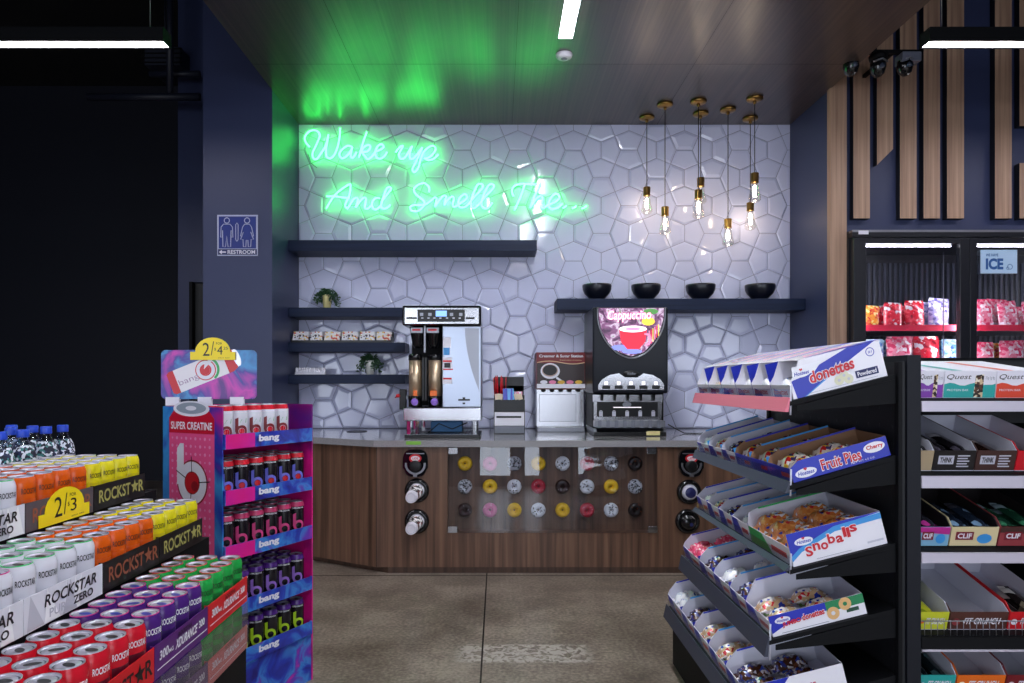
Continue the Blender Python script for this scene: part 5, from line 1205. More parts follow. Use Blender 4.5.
def pr_donettes(g, O, U, V, L_, h):
    g.poly([(.012, 0), (.042, 0), (L_*.52, h*.50), (L_*.95, h), (L_*.66, h), (.006, h*.48)], O, U, V, blue, .0006)
    g.poly([(.036, 0), (.042, 0), (L_*.52, h*.50), (L_*.50, h*.52)], O, U, V, lblue, .0008)
    g.poly([(.016, h*.50), (L_*.28, h*.60), (L_*.38, h*.84), (.016, h*.84)], O, U, V, hostlog, .0009)
    host_logo(g, .014, h*.56, L_*.19, O, U, V)
    UU = (U+V*.10).normalized()
    g.text('donettes', O+U*(L_*.20)+V*(h*.27), UU, V, L_*.50, h*.36, outl, bold=.075, off=.0016).text('donettes', O+U*(L_*.208)+V*(h*.29), UU, V, L_*.485, h*.325, redt, bold=.03, off=.0022)
    for cx, cy in ((.50, .20), (.56, .30), (.60, .18)): g.disc((L_*cx, h*cy), h*.13, O, U, V, mat('powder_donut_print', (222, 220, 190), .4), .0010+cx*.001, 18).disc((L_*cx, h*cy), h*.04, O, U, V, greyin, .0024, 12)
    g.poly([(L_*.68, h*.13), (L_*.92, h*.13), (L_*.92, h*.33), (L_*.68, h*.33)], O, U, V, mat('navy_badge', (20, 30, 90), .4), .0012)
    g.text('Powdered', O+U*(L_*.70)+V*(h*.17), U, V, L_*.20, h*.12, white, bold=.02, off=.0018)
    g.ring((L_*.88, h*.74), h*.10, h*.12, O, U, V, blue, .0012, 20).text('#1', O+U*(L_*.86)+V*(h*.70), U, V, L_*.04, h*.08, blue, off=.0012)
    g.box(L_*.18, L_*.9, -.0012, -.0004, h*.055, h*.062, grey)
def pr_pies(g, O, U, V, L_, h):
    host_logo(g, .014, h*.18, L_*.20, O, U, V)
    g.text('Fruit Pies', O+U*(L_*.30)+V*(h*.16), U, V, L_*.42, h*.62, outl, bold=.06, off=.0014).text('Fruit Pies', O+U*(L_*.306)+V*(h*.20), U, V, L_*.405, h*.54, redt, bold=.02, off=.0020)
    g.disc((L_*.86, h*.62), L_*.11, O, U, V, outl, .001, 22, h*.26).text('Cherry', O+U*(L_*.78)+V*(h*.50), U, V, L_*.17, h*.26, redt, bold=.03, off=.0018)
    g.text('NET WT 4.5 OZ', O+U*(L_*.60)+V*(h*.10), U, V, L_*.24, h*.09, white, off=.001)
def pr_sno(g, O, U, V, L_, h):
    g.poly([(0, h*.28), (L_*.10, h*.45), (L_*.5, h*.86), (L_, h*.98), (L_, h), (0, h)], O, U, V, blue, .0006)
    g.poly([(0, h*.14), (L_*.12, h*.38), (L_*.5, h*.74), (L_, h*.78), (L_, h*.96), (L_*.5, h*.90), (L_*.10, h*.5), (0, h*.30)], O, U, V, lblue, .0009)
    host_logo(g, .022, h*.60, L_*.18, O, U, V)
    x = L_*.15
    for k, c in enumerate('Snoballs'):
        wd = L_*(.075 if c not in 'l' else .035); dz = h*(.22+.05*k*.9)+(h*.05 if k % 2 else -h*.03); ht = h*(.30 if c in 'Sbl' else .22)
        g.text(c, O+U*x+V*dz, U, V, wd*1.12, ht*1.1, outl, bold=.07, off=.0014).text(c, O+U*(x+.001)+V*(dz+.001), U, V, wd*1.02, ht, redt, bold=.03, off=.0022); x += wd*1.12
    g.box(L_*.25, L_*.62, -.0012, -.0004, h*.07, h*.078, grey).box(L_*.8, L_*.97, -.0012, -.0004, h*.14, h*.20, greyin)
def pr_jumbo(g, O, U, V, L_, h):
    g.poly([(0, h*.15), (L_*.15, h*.42), (L_*.62, h*.62), (L_*.62, h), (0, h)], O, U, V, blue, .0006).poly([(L_*.60, h*.52), (L_, h*.55), (L_, h), (L_*.60, h)], O, U, V, mat('leaf_green_print', (30, 130, 80), .4), .0008)
    host_logo(g, .018, h*.58, L_*.15, O, U, V)
    g.text('JUMBO', O+U*(L_*.12)+V*(h*.30), (1, 0, .06), V, L_*.20, h*.28, redt, bold=.04, off=.0018).text('donettes', O+U*(L_*.33)+V*(h*.40), (1, 0, .06), V, L_*.25, h*.34, outl, bold=.07, off=.0014).text('donettes', O+U*(L_*.335)+V*(h*.42), (1, 0, .06), V, L_*.24, h*.30, redt, bold=.03, off=.002)
    dm = mat('donut_print', (226, 180, 120), .4)
    for cx, cy in ((.66, .42), (.80, .72)): g.ring((L_*cx, h*cy), h*.10, h*.30, O, U, V, dm, .0020, 22)
    g.poly([(L_*.80, h*.28), (L_*.93, h*.28), (L_*.93, h*.46), (L_*.80, h*.46)], O, U, V, mat('dark_green_badge', (20, 70, 50), .4), .0012)
    g.box(L_*.1, L_*.6, -.0012, -.0004, h*.08, h*.10, grey)
def pr_plain(col):
    def f(g, O, U, V, L_, h): g.poly([(0, 0), (L_*.2, 0), (L_*.45, h), (0, h)], O, U, V, col, .0006); g.text('Hostess', O+U*(L_*.4)+V*(h*.3), U, V, L_*.3, h*.3, redt, bold=.02)
    return f
# top shelf: closed white donut boxes
yy = [2.131, 2.29, 2.458, 2.626, 2.794, 2.962, 3.128]
for i in range(6):
    tray(0, yy[i], yy[i+1], i, .302, hn=.116, box=True, kind='white' if i != 4 else 'pie', near_print=pr_donettes if i == 0 else pr_plain(blue), lab='white mini donut box, %s from the near end of the top endcap shelf' % ORD[i])
yy = [2.131, 2.31, 2.47, 2.63, 2.79, 2.96, 3.128]
ks = ['pie', 'pie', 'pie', 'choc', 'donut', 'white']
for i in range(6):
    tray(1, yy[i], yy[i+1], i, .315 if i == 0 else .30, hn=.063, hf=.080 if i < 3 else .085, outer=blue if i < 3 else whitegl, accent=blue, kind=ks[i], inner=kraft if i < 3 else greyin, near_print=pr_pies if i == 0 else pr_plain(lblue), lab=('blue fruit pie tray, ' if i < 3 else 'white snack tray, ')+'%s from the near end of the second endcap shelf' % ORD[i])
yy = [2.131, 2.484, 2.66, 2.82, 2.975, 3.128]; ks = ['bun', 'white', 'choc', 'donut', 'white']
for i in range(5):
    tray(2, yy[i], yy[i+1], i, .302, hn=.104 if i == 0 else .066, hf=.115 if i == 0 else .09, front=.06, kind=ks[i], near_print=pr_sno if i == 0 else pr_plain(blue), accent=blue if i else green, lab=('wide tray of orange topped cakes, ' if i == 0 else 'white snack tray, ')+'%s from near end of third endcap shelf' % ORD[i], hb=.1)
yy = [2.131, 2.34, 2.50, 2.69, 2.88, 3.128]; ks = ['donut', 'choc', 'white', 'choc', 'pink']
for i in range(5):
    tray(3, yy[i], yy[i+1], i, .302, hn=.066, hf=.115 if i == 0 else .092, front=.05, kind=ks[i], near_print=pr_jumbo if i == 0 else pr_plain(blue), lab='open white snack tray, %s from the near end of the fourth endcap shelf' % ORD[i])
yy = [2.131, 2.336, 2.526, 2.714, 2.90, 3.128]; ks = ['choc', 'donut', 'donut', 'choc', 'white']
for i in range(5):
    tray(4, yy[i], yy[i+1], i, .31, hn=.070, hf=.10, front=.055, kind=ks[i], near_print=pr_plain(blue), lab='open white snack tray, %s from the near end of the lowest endcap shelf' % ORD[i])

# ================================================================== MAIN GONDOLA (far right, facing the camera)
YG = 2.10; XG0 = 1.2585; XG1 = 2.6
t = thing('bar_gondola', 'black gondola of protein bar trays at the right picture edge', 'shelving', (1.9, 2.6, 0))
MB().box(XG0, XG0+.042, YG, YG+.54, .004, 1.372, mat('navy_black_end_panel', (12, 15, 25), .5, spec=.3)).build('end_panel', t)
MB().box(XG0+.042, XG1, YG+.50, YG+.54, .004, 1.372, pegm).build('back_panel', t)
MB().box(XBK+.012, XG1, YG+.49, YG+.55, 1.3725, 1.382, blackmt).build('top_cap', t)
XS0 = XG0+.043; tng = math.tan(math.radians(15))
stripm = mat('silver_price_strip', (196, 190, 204), .35, .2)
GANG = [8, 15, 15, 15, 15]
zsh = [(401, 411.5), (476, 488), (552.5, 563), (637, 651), (700, 712)]
GS = []
for i, (pa, pb) in enumerate(zsh):
    tng = math.tan(math.radians(GANG[i]))
    zt, zb = PZ(pa, YG), PZ(pb, YG); zsf = zt+.004; GS.append(zsf)
    s = MB().prism([(YG+.006, zsf-.012), (YG+.49, zsf-.012+.484*tng), (YG+.49, zsf+.484*tng), (YG+.006, zsf)], lambda u, v, d: (d, u, v), XS0, XG1, blackmt).build('shelf', t)
    MB().box(XS0, XG1, YG-.003, YG+.005, zb, zt, stripm if i != 3 else blackmt).build('price_strip', s)
    if i == 3:
        MB().box(XS0, XG1, YG-.006, YG-.003, zb, zb+.006, stripm).build('strip_edge', s)
        for k in range(60): 
            pass
        mb = MB()
        for k in range(64):
            x = XS0+.01+k*.02; mb.tube([(x, YG+.0, zsf), (x, YG+.0, zsf+.045)], .0012, steeld, 5)
        mb.tube([(XS0, YG, zsf+.045), (XG1, YG, zsf+.045)], .002, steeld, 5)
        o = mb.build('wire_fence', s); o['kind'] = 'stuff'
barm = {}
def bar_pack(nm, cols):
    if nm in barm: return barm[nm]
    m = texmat(nm+'_wrap', (1,1,1), cols, 'voronoi', nscale=30, rough=.2, coat=.4)
    t = thing('snack_bar', '', 'snack bar', (0,0,0)); n, k = 7, 13; vs = []; fs = []
    for sgn in (1, -1):
        for i in range(n):
            for j in range(k):
                u, v = i/(n-1)*2-1, j/(k-1)*2-1; h = max(0, 1-abs(u)**3)**.6*max(0, 1-abs(v)**8)**.6
                vs.append((u*.021, v*.075, .010+h*.010*sgn))
    for q in range(2):
        for i in range(n-1):
            for j in range(k-1):
                f = (q*n*k+i*k+j, q*n*k+(i+1)*k+j, q*n*k+(i+1)*k+j+1, q*n*k+i*k+j+1); fs.append(f if q == 0 else f[::-1])
    MB().add(vs, fs, m, True).build('wrapper', t, world=False)
    for e in (-1, 1): MB().add([(-.019, e*.074, .0105), (.019, e*.074, .0105), (.019, e*.084, .012), (-.019, e*.084, .012)], [(0, 1, 2, 3)], m).build('crimped_seal', t, world=False)
    barm[nm] = [t, 0]; return barm[nm]
def bar_tray(sh, px0, px1, hn, lab, outer, inner, printer, bars=None, ncol=3, nlay=2, closed=False, stripe=None, L_=.30, hs=None, shelfname=''):
    x0, x1 = PX(px0, YG)+.001, PX(px1, YG)-.001; w = x1-x0; zf = GS[sh]; yf = YG+.030; sl = math.radians(GANG[sh]); tng = math.tan(sl)
    zz = zf+.024*tng+.0014
    t = thing('bar_box', lab, 'snack box', (x0, yf, zz), (sl, 0, 0), 'trays of bars on the gondola')
    hs = hs or hn+.02; th = .002
    def b(mb, name): return mb.build(name, t, world=False)
    f = MB().box(0, w, 0, th, th, hn, outer); printer(f, Vector((0, 0, 0)), XA, ZA, w, hn); b(f, 'front_panel')
    for xx, nm in ((0, 'side_panel'), (w-th, 'side_panel')):
        b(MB().prism([(th, th), (L_, th), (L_, hs), (.03, hs), (th, hn)], lambda u, v, d: (d, u, v), xx, xx+th, outer if xx == 0 and not closed else inner), nm)
    b(MB().box(0, w, 0, L_, 0, th, inner).box(th, w-th, L_-th, L_, th, hs, inner), 'base')
    if closed:
        g = MB().box(th, w-th, .02, L_, hs-th, hs, inner)
        g.poly([(w*.2, 0), (w*.42, 0), (w*.16, L_*.8), (0, L_*.8)], (0, .02, hs), XA, (0, 1, 0), stripe, .0006)
        b(g, 'lid')
    if bars:
        e = bar_pack(*bars); Rm = Matrix.Translation((x0, yf, zz)) @ Matrix.Rotation(sl, 4, 'X')
        ncol = max(1, int((w-.008)/.0475))
        for a in range(ncol):
            for d in range(1):
                for l in range(nlay):
                    c = Rm @ Vector((th+(w-2*th)*(a+.5)/ncol, .10+.0*d, .006+l*.0215)); e[1] += 1
                    o = e[0] if e[1] == 1 else dup(e[0], (0,0,0)); o.location = c; o.rotation_euler = (sl, 0, rc.uniform(-.012, .012)); o.scale = (.8 if w < .05 else 1, 1, 1)
                    o['group'] = 'wrapped bars in gondola trays'
                    o['label'] = '%s bar, %s from left, %s layer, in the %s' % (bars[0].replace('_', ' '), ORD[a], ['lower', 'upper', 'top'][l], shelfname)
    return t
teal = mat('teal_print', (40, 165, 160), .35); vio = mat('violet_print', (130, 60, 170), .35); rorg = mat('red_orange_print', (222, 72, 48), .35)
def q_print(col, cut=False, word='Quest', sub='PROTEIN BAR'):
    def f(g, O, U, V, w, h):
        n = 10
        g.add([tuple(O+Vector(U)*(w*k/n)+Vector(V)*.001-Vector((0, .0006, 0))) for k in range(n+1)]+[tuple(O+Vector(U)*(w*k/n)+Vector(V)*(h*(.52+.06*math.sin(k*1.3)))-Vector((0, .0006, 0))) for k in range(n+1)], [(k, k+1, n+2+k, n+1+k) for k in range(n)], col)
        g.text(word, O+Vector((w*.04, 0, h*.68)), U, V, w*.48, h*.22, inkblack, bold=0, shear=.25, off=.001)
        g.text(sub, O+Vector((w*.06, 0, h*.26)), U, V, w*.42, h*.08, white, off=.0012)
        choc = texmat('chocolate_chunk_print', (1,1,1), [(0, (40, 24, 20)), (.4, (214, 190, 150)), (.6, (90, 54, 34)), (.8, (236, 226, 206))], 'voronoi', nscale=120, rough=.5)
        g.poly([(w*.58, .002), (w*.76, .002), (w*.76, h*.9), (w*.60, h*.85)], O, U, V, choc, .0009)
        g.poly([(w*.78, .002), (w-.001, .002), (w-.001, h*.5), (w*.78, h*.5)], O, U, V, vio if col is not teal else teal, .0009)
        g.text('21g 1g 4g', O+Vector((w*.79, 0, h*.68)), U, V, w*.18, h*.14, grey, off=.001)
    return f
def band_print(base, word, wcol, badge=None, band=None, kind=0):
    def f(g, O, U, V, w, h):
        O = Vector(O)
        if band: g.poly([(0, h*.72), (w, h*.62), (w, h), (0, h)], O, U, V, band, .0006)
        if badge: g.poly([(w*.10, h*.34), (w*.48, h*.34), (w*.48, h*.76), (w*.10, h*.76)], O, U, V, badge, .0009)
        if word: g.text(word, O+Vector((w*.14, 0, h*.42)), U, V, w*.30, h*.26, wcol, bold=.03, off=.0014)
        if kind == 1:
            for k in range(5): g.poly([(w*.56, h*(.2+.13*k)), (w*(.86-.05*(k % 2)), h*(.2+.13*k)), (w*(.86-.05*(k % 2)), h*(.26+.13*k)), (w*.56, h*(.26+.13*k))], O, U, V, greyin, .001)
        if kind == 2:
            g.disc((w*.72, h*.4), w*.16, O, U, V, lblue, .0008, 14, h*.25)
    return f
# top shelf quest
bar_tray(0, 923.5, 948.5, .083, 'white and violet bar box at the left end of the top gondola shelf', white, white, q_print(vio), closed=True, stripe=vio, hs=.083)
bar_tray(0, 949, 1001.5, .083, 'white and teal bar box on the top gondola shelf', white, white, q_print(teal), closed=True, stripe=teal, hs=.083)
bar_tray(0, 1002, 1054, .083, 'white and red bar box at the right end of the top gondola shelf', white, white, q_print(rorg), closed=True, stripe=rorg, hs=.083)
darkb = mat('near_black_card', (26, 22, 24), .4); brn = mat('brown_card', (66, 40, 36), .4); tan = mat('tan_card', (176, 156, 124), .5)
bar_tray(1, 923.5, 937.5, .067, 'narrow tan bar tray at the left end of the second gondola shelf', tan, greyin, band_print(tan, None, None), bars=('silver_black', [(0, (30, 28, 32)), (.4, (200, 200, 205)), (.6, (60, 50, 50)), (.8, (230, 230, 235))]), nlay=3, shelfname='narrow tan tray')
bar_tray(1, 938, 980, .067, 'black bar tray with white badge on the second gondola shelf', darkb, greyin, band_print(darkb, 'THINK', inkblack, greyin, None, 1), bars=('black', [(0, (24, 22, 26)), (.5, (60, 56, 66)), (.8, (170, 168, 176))]), nlay=3, shelfname='black tray')
bar_tray(1, 980.5, 1021, .067, 'dark brown bar tray with white badge on the second gondola shelf', brn, greyin, band_print(brn, 'THINK', inkblack, greyin, None, 1), bars=('brown', [(0, (60, 36, 30)), (.5, (110, 70, 56)), (.8, (190, 180, 176))]), nlay=2, shelfname='dark brown tray')
bar_tray(1, 1021.5, 1062, .067, 'crimson bar tray at the right edge of the second gondola shelf', red, greyin, band_print(red, None, None, None, None, 1), bars=('crimson', [(0, (190, 20, 40)), (.5, (230, 60, 70)), (.8, (236, 220, 220))]), nlay=1, shelfname='crimson tray')
mgt = mat('berry_print', (186, 40, 140), .4); crm = mat('cream_print', (222, 206, 160), .4); skyc = mat('sky_card', (130, 180, 210), .4); mar = mat('maroon_badge', (120, 20, 40), .4); rose = mat('rose_card', (150, 60, 66), .4)
bar_tray(2, 912, 954, .066, 'sky blue and berry bar tray at the left end of the third gondola shelf', skyc, darkb, band_print(skyc, 'CLIF', white, mar, mgt, 2), bars=('berry', [(0, (40, 40, 50)), (.5, (170, 50, 130)), (.75, (210, 210, 220))]), nlay=3, shelfname='sky blue tray') if 0 else None
bar_tray(2, 922.8, 954, .066, 'sky blue and berry bar tray at the left end of the third gondola shelf', skyc, darkb, band_print(skyc, 'CLIF', white, mar, mgt, 2), bars=('berry', [(0, (40, 40, 50)), (.5, (170, 50, 130)), (.75, (210, 210, 220))]), nlay=3, shelfname='sky blue tray')
bar_tray(2, 955, 1003, .066, 'cream bar tray with maroon badge on the third gondola shelf', crm, darkb, band_print(crm, 'CLIF', white, mar, None, 2), bars=('slate_blue', [(0, (30, 40, 56)), (.5, (120, 150, 180)), (.75, (60, 60, 70))]), nlay=3, shelfname='cream tray')
bar_tray(2, 1004, 1052, .066, 'rose bar tray with maroon badge at the right of the third gondola shelf', rose, darkb, band_print(rose, 'CLIF', white, mar, brn, 2), bars=('green', [(0, (24, 60, 44)), (.5, (50, 110, 80)), (.75, (140, 160, 170))]), nlay=3, shelfname='rose tray')
lim = mat('lime_card', (206, 210, 50), .4); brn2 = mat('cocoa_card', (84, 48, 40), .4)
def fit_print(col):
    def f(g, O, U, V, w, h):
        O = Vector(O); g.text('FIT CRUNCH', O+Vector((w*.24, 0, h*.32)), U, V, w*.64, h*.36, white, bold=.03, shear=.25, off=.001); g.disc((w*.11, h*.45), w*.07, O, U, V, col, .001, 16)
    return f
bar_tray(3, 922.8, 953, .062, 'lime yellow bar tray at the left end of the fourth gondola shelf', lim, greyin, fit_print(orange), bars=('lime', [(0, (206, 210, 50)), (.5, (150, 170, 40)), (.75, (240, 240, 200))]), nlay=2, L_=.34, shelfname='lime yellow tray')
bar_tray(3, 954, 1013, .062, 'empty cocoa brown bar tray on the fourth gondola shelf', brn2, greyin, fit_print(rose), L_=.36, hs=.075)
bar_tray(3, 1014, 1062, .062, 'red bar tray at the right edge of the fourth gondola shelf', redc, greyin, fit_print(white), bars=('bronze', [(0, (40, 34, 34)), (.4, (130, 120, 100)), (.6, (60, 50, 46)), (.8, (226, 222, 216))]), nlay=2, L_=.34, shelfname='red tray')
bar_tray(4, 922.8, 960, .06, 'teal green tray at the left end of the lowest visible gondola shelf', teal, greyin, fit_print(white), bars=('dark_teal', [(0, (20, 30, 34)), (.5, (60, 90, 96)), (.8, (190, 200, 200))]), nlay=2, L_=.34, shelfname='teal tray')
bar_tray(4, 961, 1010, .06, 'orange bar tray on the lowest visible gondola shelf', orange, greyin, fit_print(white), L_=.34)
bar_tray(4, 1011, 1060, .06, 'dark red bar tray at the right of the lowest visible gondola shelf', dred, greyin, fit_print(white), L_=.34)

# ================================================================== FREEZERS
YZ = 5.0; XD1 = PX(969, YZ)
t = thing('glass_door_freezer', 'black two door glass front freezer built into the slatted wall', 'freezer', ((XF0+XF1)/2, 5.4, .002))
fz = mat('freezer_black_liner', (22, 24, 32), .4); bl = mat('freezer_frame_black', (22, 24, 32), .3)
MB().box(XF0, XF0+.03, YZ+.05, 5.84, .002, ZF, bl).box(XF1-.03, XF1, YZ+.05, 5.84, .002, ZF, bl).box(XF0+.03, XF1-.03, YZ+.05, 5.84, ZF-.03, ZF, bl).box(XF0+.03, XF1-.03, YZ+.05, 5.84, .002, .12, bl).box(XF0+.03, XF1-.03, 5.82, 5.84, .12, ZF-.03, fz).build('cabinet', t)
MB().box(XF0+.001, XF1-.001, YZ-.006, YZ+.05, PZ(232.2, YZ), ZF, steeld).box(XF0+.001, XF1-.001, YZ-.003, YZ+.05, PZ(236.8, YZ), PZ(232.2, YZ), bl).box(PX(858, YZ), PX(868, YZ), YZ-.008, YZ-.006, PZ(234.5, YZ), PZ(230.8, YZ), white).build('header_rail', t)
ribs = MB()
for k in range(50):
    x = XF0+.06+k*.045
    if x < XF1-.05: ribs.box(x, x+.02, 5.81, 5.82, .2, ZF-.1, mat('liner_rib', (60, 64, 78), .5))
ribs.build('liner_ribs', t)['kind'] = 'stuff'
zdt = PZ(238, YZ); zdb = .16
freezer_led = mat('freezer_led', (255, 245, 255), .5, emit=(1, .95, 1, 1), estr=22)
doors = [(PX(853.5, YZ), PX(969.4, YZ), PX(866, YZ), PX(960, YZ)), (PX(969.8, YZ), PX(1082, YZ), PX(977, YZ), PX(1075, YZ))]
for i, (a, b_, c, d) in enumerate(doors):
    zg1 = PZ(243.5, YZ); zg0 = .26
    dr = MB().box(a, c, YZ-.002, YZ+.045, zdb, zdt, bl, .003).box(d, b_, YZ-.002, YZ+.045, zdb, zdt, bl, .003).box(c, d, YZ-.002, YZ+.045, zg1, zdt, bl).box(c, d, YZ-.002, YZ+.045, zdb, zg0, bl).build('door', t)
    MB().box(c, d, YZ+.012, YZ+.018, zg0, zg1, glassdoor).build('glass_pane', dr)
    MB().box(d-.082, d-.078, YZ+.06, YZ+.066, .3, ZF-.15, steeld).build('glass_seam', t)
    MB().box(c+.03, d-.03, YZ+.055, YZ+.059, zg1-.012, zg1-.006, freezer_led).build('interior_light', t)
for x in (XF0+.034, XD1-.012, XF1-.05): MB().box(x, x+.014, YZ+.055, YZ+.08, .3, ZF-.12, mat('freezer_tube', (255, 245, 255), .5, emit=(1, .95, 1, 1), estr=48)).build('interior_light', t)
redrail = mat('red_shelf_rail', (222, 40, 70), .4)
FS = [(1.682, 326, 334), (1.30, 372, 380), (.92, 0, 0)]
shz = [PZ(328, 5.12), PZ(373, 5.12), PZ(448, 5.12)]
for z in shz:
    for i, (a, b_, c, d) in enumerate(doors):
        x0 = XF0+.032 if i == 0 else XD1+.001; x1 = XD1-.001 if i == 0 else XF1-.032
        s = MB().box(x0, x1, YZ+.12, 5.80, z-.012, z, steeld).build('shelf', t)
        MB().box(x0+.04*(1-i), x1, YZ+.10, YZ+.119, z-.022, z+.022, redrail).build('shelf_rail', s)
bagk = {'red': [(0, (206, 30, 50)), (.5, (230, 70, 80)), (.68, (238, 225, 228)), (.85, (150, 20, 40))],
        'pinkb': [(0, (236, 130, 150)), (.4, (240, 190, 196)), (.6, (220, 60, 100)), (.82, (244, 230, 234))],
        'orangeb': [(0, (240, 150, 50)), (.4, (230, 90, 50)), (.65, (244, 220, 140)), (.85, (200, 40, 50))],
        'iceb': [(0, (170, 210, 230)), (.45, (110, 170, 210)), (.65, (220, 236, 244)), (.85, (70, 110, 180))],
        'lilacb': [(0, (170, 160, 210)), (.5, (110, 100, 160)), (.7, (220, 214, 230))]}
bagp = {}
def bag(kind, w=.155, h=.20, dpt=.07):
    if kind in bagp: return bagp[kind]
    m = texmat('frozen_bag_'+kind, (1,1,1), bagk[kind], 'voronoi', nscale=48, rough=.2, coat=.4); t = thing('frozen_food_bag', '', 'frozen food', (0,0,0))
    r = random.Random(len(bagp)); n, k = 9, 11; vs = []; fs = []
    for sg in (-1, 1):
        for i in range(n):
            for j in range(k):
                u, v = i/(n-1)*2-1, j/(k-1); hh = max(0, 1-abs(u)**4)**.6*max(0, (1-v**5))**.7*(1 if v > .04 else .8)
                vs.append((u*w/2, sg*hh*dpt/2+(r.uniform(-.006, .006) if 0 < i < n-1 and 0 < j < k-1 else 0), v*h))
    for q in range(2):
        for i in range(n-1):
            for j in range(k-1):
                f = (q*n*k+i*k+j, q*n*k+(i+1)*k+j, q*n*k+(i+1)*k+j+1, q*n*k+i*k+j+1); fs.append(f if q == 0 else f[::-1])
    MB().add(vs, fs, m, True).build('bag', t, world=False); MB().box(-w/2+.005, w/2-.005, -.001, .001, h, h+.014, m).build('top_seal', t, world=False)
    bagp[kind] = [t, 0]; return bagp[kind]
def putbag(kind, px, Y, z, sc, tilt, lab):
    e = bag(kind); e[1] += 1; o = e[0] if e[1] == 1 else dup(e[0], (0,0,0))
    o.location = (PX(px, Y), Y, z+.004+abs(tilt)*.1); o.scale = (sc, sc, sc); o.rotation_euler = (-.06, tilt, rc.uniform(-.08, .08)); o['label'] = lab; o['group'] = 'frozen food bags in the freezer'
r1 = [('orangeb', 871, .8), ('red', 881, .85), ('red', 892, .9), ('red', 903, .85), ('red', 915, 1.0), ('lilacb', 927, 1.0), ('lilacb', 938, 1.05)]
for k, (kd, px, sc) in enumerate(r1): putbag(kd, px, 5.22+.13*(k % 2), shz[0], sc, rc.uniform(-.08, .08), '%s frozen food bag, %s from the left on the upper shelf behind the left door' % ({'orangeb': 'orange', 'red': 'red', 'lilacb': 'lilac'}[kd], ORD[k]))
r2 = [('pinkb', 983, 1.05), ('pinkb', 996, 1.1), ('pinkb', 1009, .95), ('pinkb', 1021, .85), ('pinkb', 1034, .95), ('red', 1048, .95), ('pinkb', 1062, 1)]
for k, (kd, px, sc) in enumerate(r2): putbag(kd, px, 5.22+.13*(k % 2), shz[0], sc, rc.uniform(-.1, .1), '%s frozen food bag, %s from the left, upper shelf behind the right door' % ({'pinkb': 'pink', 'red': 'red'}[kd], ORD[k]))
r3 = [('iceb', 872, 1.2), ('iceb', 886, 1.2), ('pinkb', 900, 1.3), ('pinkb', 914, 1.35), ('red', 927, 1.3), ('iceb', 942, 1.2), ('iceb', 954, 1.2)]
for k, (kd, px, sc) in enumerate(r3): putbag(kd, px, 5.22+.13*(k % 2), shz[1], sc, 0, '%s frozen bag, %s from the left, lower shelf behind the left door' % ({'pinkb': 'pink', 'red': 'red', 'iceb': 'pale blue'}[kd], ORD[k]))
r4 = [('pinkb', 984, 1.1), ('orangeb', 998, 1.1), ('pinkb', 1012, 1.15), ('pinkb', 1026, 1.2), ('red', 1040, 1.1)]
for k, (kd, px, sc) in enumerate(r4): putbag(kd, px, 5.22+.13*(k % 2), shz[1], sc, 0, '%s frozen bag, %s from the left, lower shelf behind the right door' % ({'pinkb': 'pink', 'red': 'red', 'orangeb': 'orange'}[kd], ORD[k]))
# ICE sign
a, b_, c, d = PX(980, YZ), PX(1016.5, YZ), PZ(273.5, YZ), PZ(250, YZ); ys = YZ-.0045
t = thing('ice_sign', 'light blue sign reading WE HAVE ICE on the right freezer door', 'sign', (a, ys, c))
MB().box(a, b_, ys-.002, ys+.0015, c, d, mat('ice_sign_card', (178, 206, 232), .4)).build('card', t)
bi = mat('ice_blue_ink', (28, 84, 150), .4); w_, h_ = b_-a, d-c
MB().text('WE HAVE', (a+w_*.14, ys-.002, c+h_*.72), XA, ZA, w_*.34, h_*.12, bi, bold=.03).text('ICE', (a+w_*.14, ys-.002, c+h_*.16), XA, ZA, w_*.48, h_*.48, bi, bold=.05).ring((w_*.80, h_*.28), w_*.06, w_*.075, (a, ys-.002, c), XA, ZA, bi, .001, 16).ring((w_*.74, h_*.22), w_*.03, w_*.042, (a, ys-.002, c), XA, ZA, bi, .001, 12).build('print', t)

# ================================================================== RESTROOM SIGN
ys = YC-.001; a, b_, c, d = PX(217.5, ys), PX(258, ys), PZ(256, ys), PZ(215, ys); w_, h_ = b_-a, d-c
t = thing('restroom_sign', 'blue restroom sign with two figure outlines and arrow on the column', 'sign', (a, ys, c))
sb = mat('sign_blue', (34, 52, 130), .3); sw = mat('sign_silver', (186, 190, 214), .3)
MB().box(a, b_, ys-.006, ys-.0005, c, d, sw, .001).build('border', t); MB().box(a+.012, b_-.012, ys-.0075, ys-.006, c+.055, d-.012, sb).box(a+.006, b_-.006, ys-.0075, ys-.006, c+.008, c+.050, mat('sign_navy', (44, 54, 100), .4)).build('panel', t)
g = MB(); O = Vector((a, ys-.008, c)); lnw = .0032
def line(pts, closed=False):
    if closed: pts = pts+[pts[0]]
    g.tube([O+Vector((w_*u, 0, h_*v)) for u, v in pts], lnw, sw, 6)
def circ(u, v, r): line([(u+r*math.cos(2*PI*k/16), v+r*math.sin(2*PI*k/16)) for k in range(17)])
circ(.24, .86, .065); circ(.74, .86, .065)
line([(.16, .77), (.32, .77), (.38, .70), (.39, .45), (.35, .45), (.345, .62), (.335, .22), (.27, .22), (.24, .48), (.21, .22), (.145, .22), (.135, .62), (.13, .45), (.09, .45), (.10, .70)], True)
line([(.68, .77), (.80, .77), (.85, .70), (.90, .48), (.87, .46), (.83, .58), (.90, .40), (.84, .40), (.83, .22), (.77, .22), (.76, .38), (.72, .38), (.71, .22), (.65, .22), (.64, .40), (.58, .40), (.65, .58), (.61, .46), (.58, .48), (.63, .70)], True)
line([(.48, .36), (.46, .40), (.46, .76), (.49, .80), (.52, .76), (.52, .40), (.50, .36)], True)
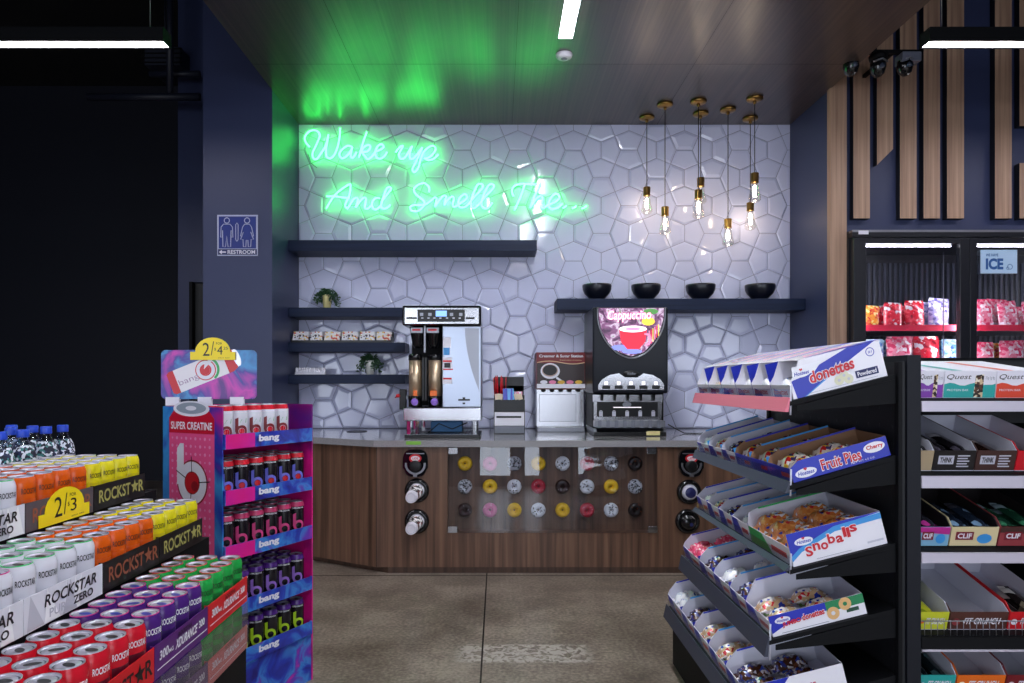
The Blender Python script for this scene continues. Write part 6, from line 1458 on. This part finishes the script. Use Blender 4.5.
g.poly([(w_*.05, h_*.09), (w_*.12, h_*.145), (w_*.12, h_*.105), (w_*.22, h_*.105), (w_*.22, h_*.075), (w_*.12, h_*.075), (w_*.12, h_*.035)], O, XA, ZA, white, .0012)
g.text('RESTROOM', O+Vector((w_*.26, 0, h_*.045)), XA, ZA, w_*.68, h_*.095, white, bold=.02, off=.001)
g.build('pictogram', t)

# ================================================================== CAMERAS by the soffit edge
Yk = 4.7
for k, (px, py, lab) in enumerate([(851, 64, 'left dome security camera on the bar under the soffit edge'), (878, 65, 'middle dome security camera under the soffit edge'), (905, 64, 'right security camera with grey box housing under the soffit edge')]):
    X, _, Z = P(px, py, Yk); t = thing('security_camera', lab, 'security camera', (X, Yk, Z), group='security cameras on the mounting bar')
    if k < 2: MB().lathe([(.022, .02), (.055, .035), (.06, .06), (.05, .075), (.03, .08)], blackmt, (X, Yk, Z), seg=24).build('housing', t)
    else: MB().box(X-.045, X+.085, Yk-.05, Yk+.05, Z+.0, Z+.065, mat('grey_camera_housing', (110, 114, 130), .4), .006).build('housing', t)
    MB().lathe([(.0001, -.085), (.02, -.080), (.04, -.06), (.052, -.02), (.05, .02), (.03, .03)], blackgl, (X, Yk, Z), seg=24).build('dome', t)
    MB().lathe([(.010, 0), (.016, .008), (.016, .03)], mat('camera_lens_glass', (60, 70, 90), .05, 0, coat=1), (X-.01, Yk-.05, Z-.035), 'y', 16).tube([(X-.05, Yk-.03, Z+.01), (X, Yk-.058, Z+.02), (X+.05, Yk-.03, Z+.01)], .006, steeld, 8).build('lens', t)
t = thing('mounting_bar', 'black horizontal bar carrying the three security cameras', 'bracket', (PX(880, Yk), Yk, PZ(57, Yk)))
MB().box(XR+.003, PX(918, Yk), Yk-.015, Yk+.015, PZ(54, Yk)-.0, PZ(54, Yk)+.024, blackmt).build('bar', t)
MB().box(PX(893, Yk)-.012, PX(893, Yk)+.012, Yk+.0151, YS-.058, PZ(54, Yk), PZ(54, Yk)+.024, blackmt).build('arm', t)

# ================================================================== CEILING PIPES at far left
pm_ = mat('dark_pipe_paint', (26, 30, 46), .5)
Yd = 6.2
for nm, lab, pts, rr_ in [('ceiling_pipe', 'long dark horizontal pipe below the black ceiling left of the column', [P(88, 97, Yd), P(200, 97, Yd)], .035), ('ceiling_pipe', 'dark vertical pipe rising to the ceiling left of the column', [P(170, 93, Yd), (PX(170, Yd), Yd, 5.19)], .03), ('ceiling_pipe', 'short upper dark pipe beside the vertical pipe', [P(150, 74, Yd+.15), P(200, 74, Yd+.15)], .03)]:
    o = MB().tube(pts, rr_, pm_, 14).build(nm, loc=pts[0]); tag(o, lab, 'pipe', 'dark pipes under the ceiling')
t = thing('ceiling_duct', 'dark rectangular duct high on the left between pipes and column', 'duct', P(190, 40, 6.5))
MB().box(PX(150, 6.5), PX(185, 6.5), 6.4, 6.8, PZ(70, 6.5), PZ(52, 6.5), pm_).build('duct', t)
for k in range(4): MB().box(PX(148, 6.5), PX(187, 6.5), 6.39, 6.40, PZ(68-k*4.5, 6.5), PZ(67-k*4.5, 6.5), blackmt).build('rib', t)
MB().tube([(PX(160, 6.5), 6.6, PZ(52, 6.5)), (PX(160, 6.5), 6.6, 5.19)], .008, pm_, 6).build('hanger_rod', t)
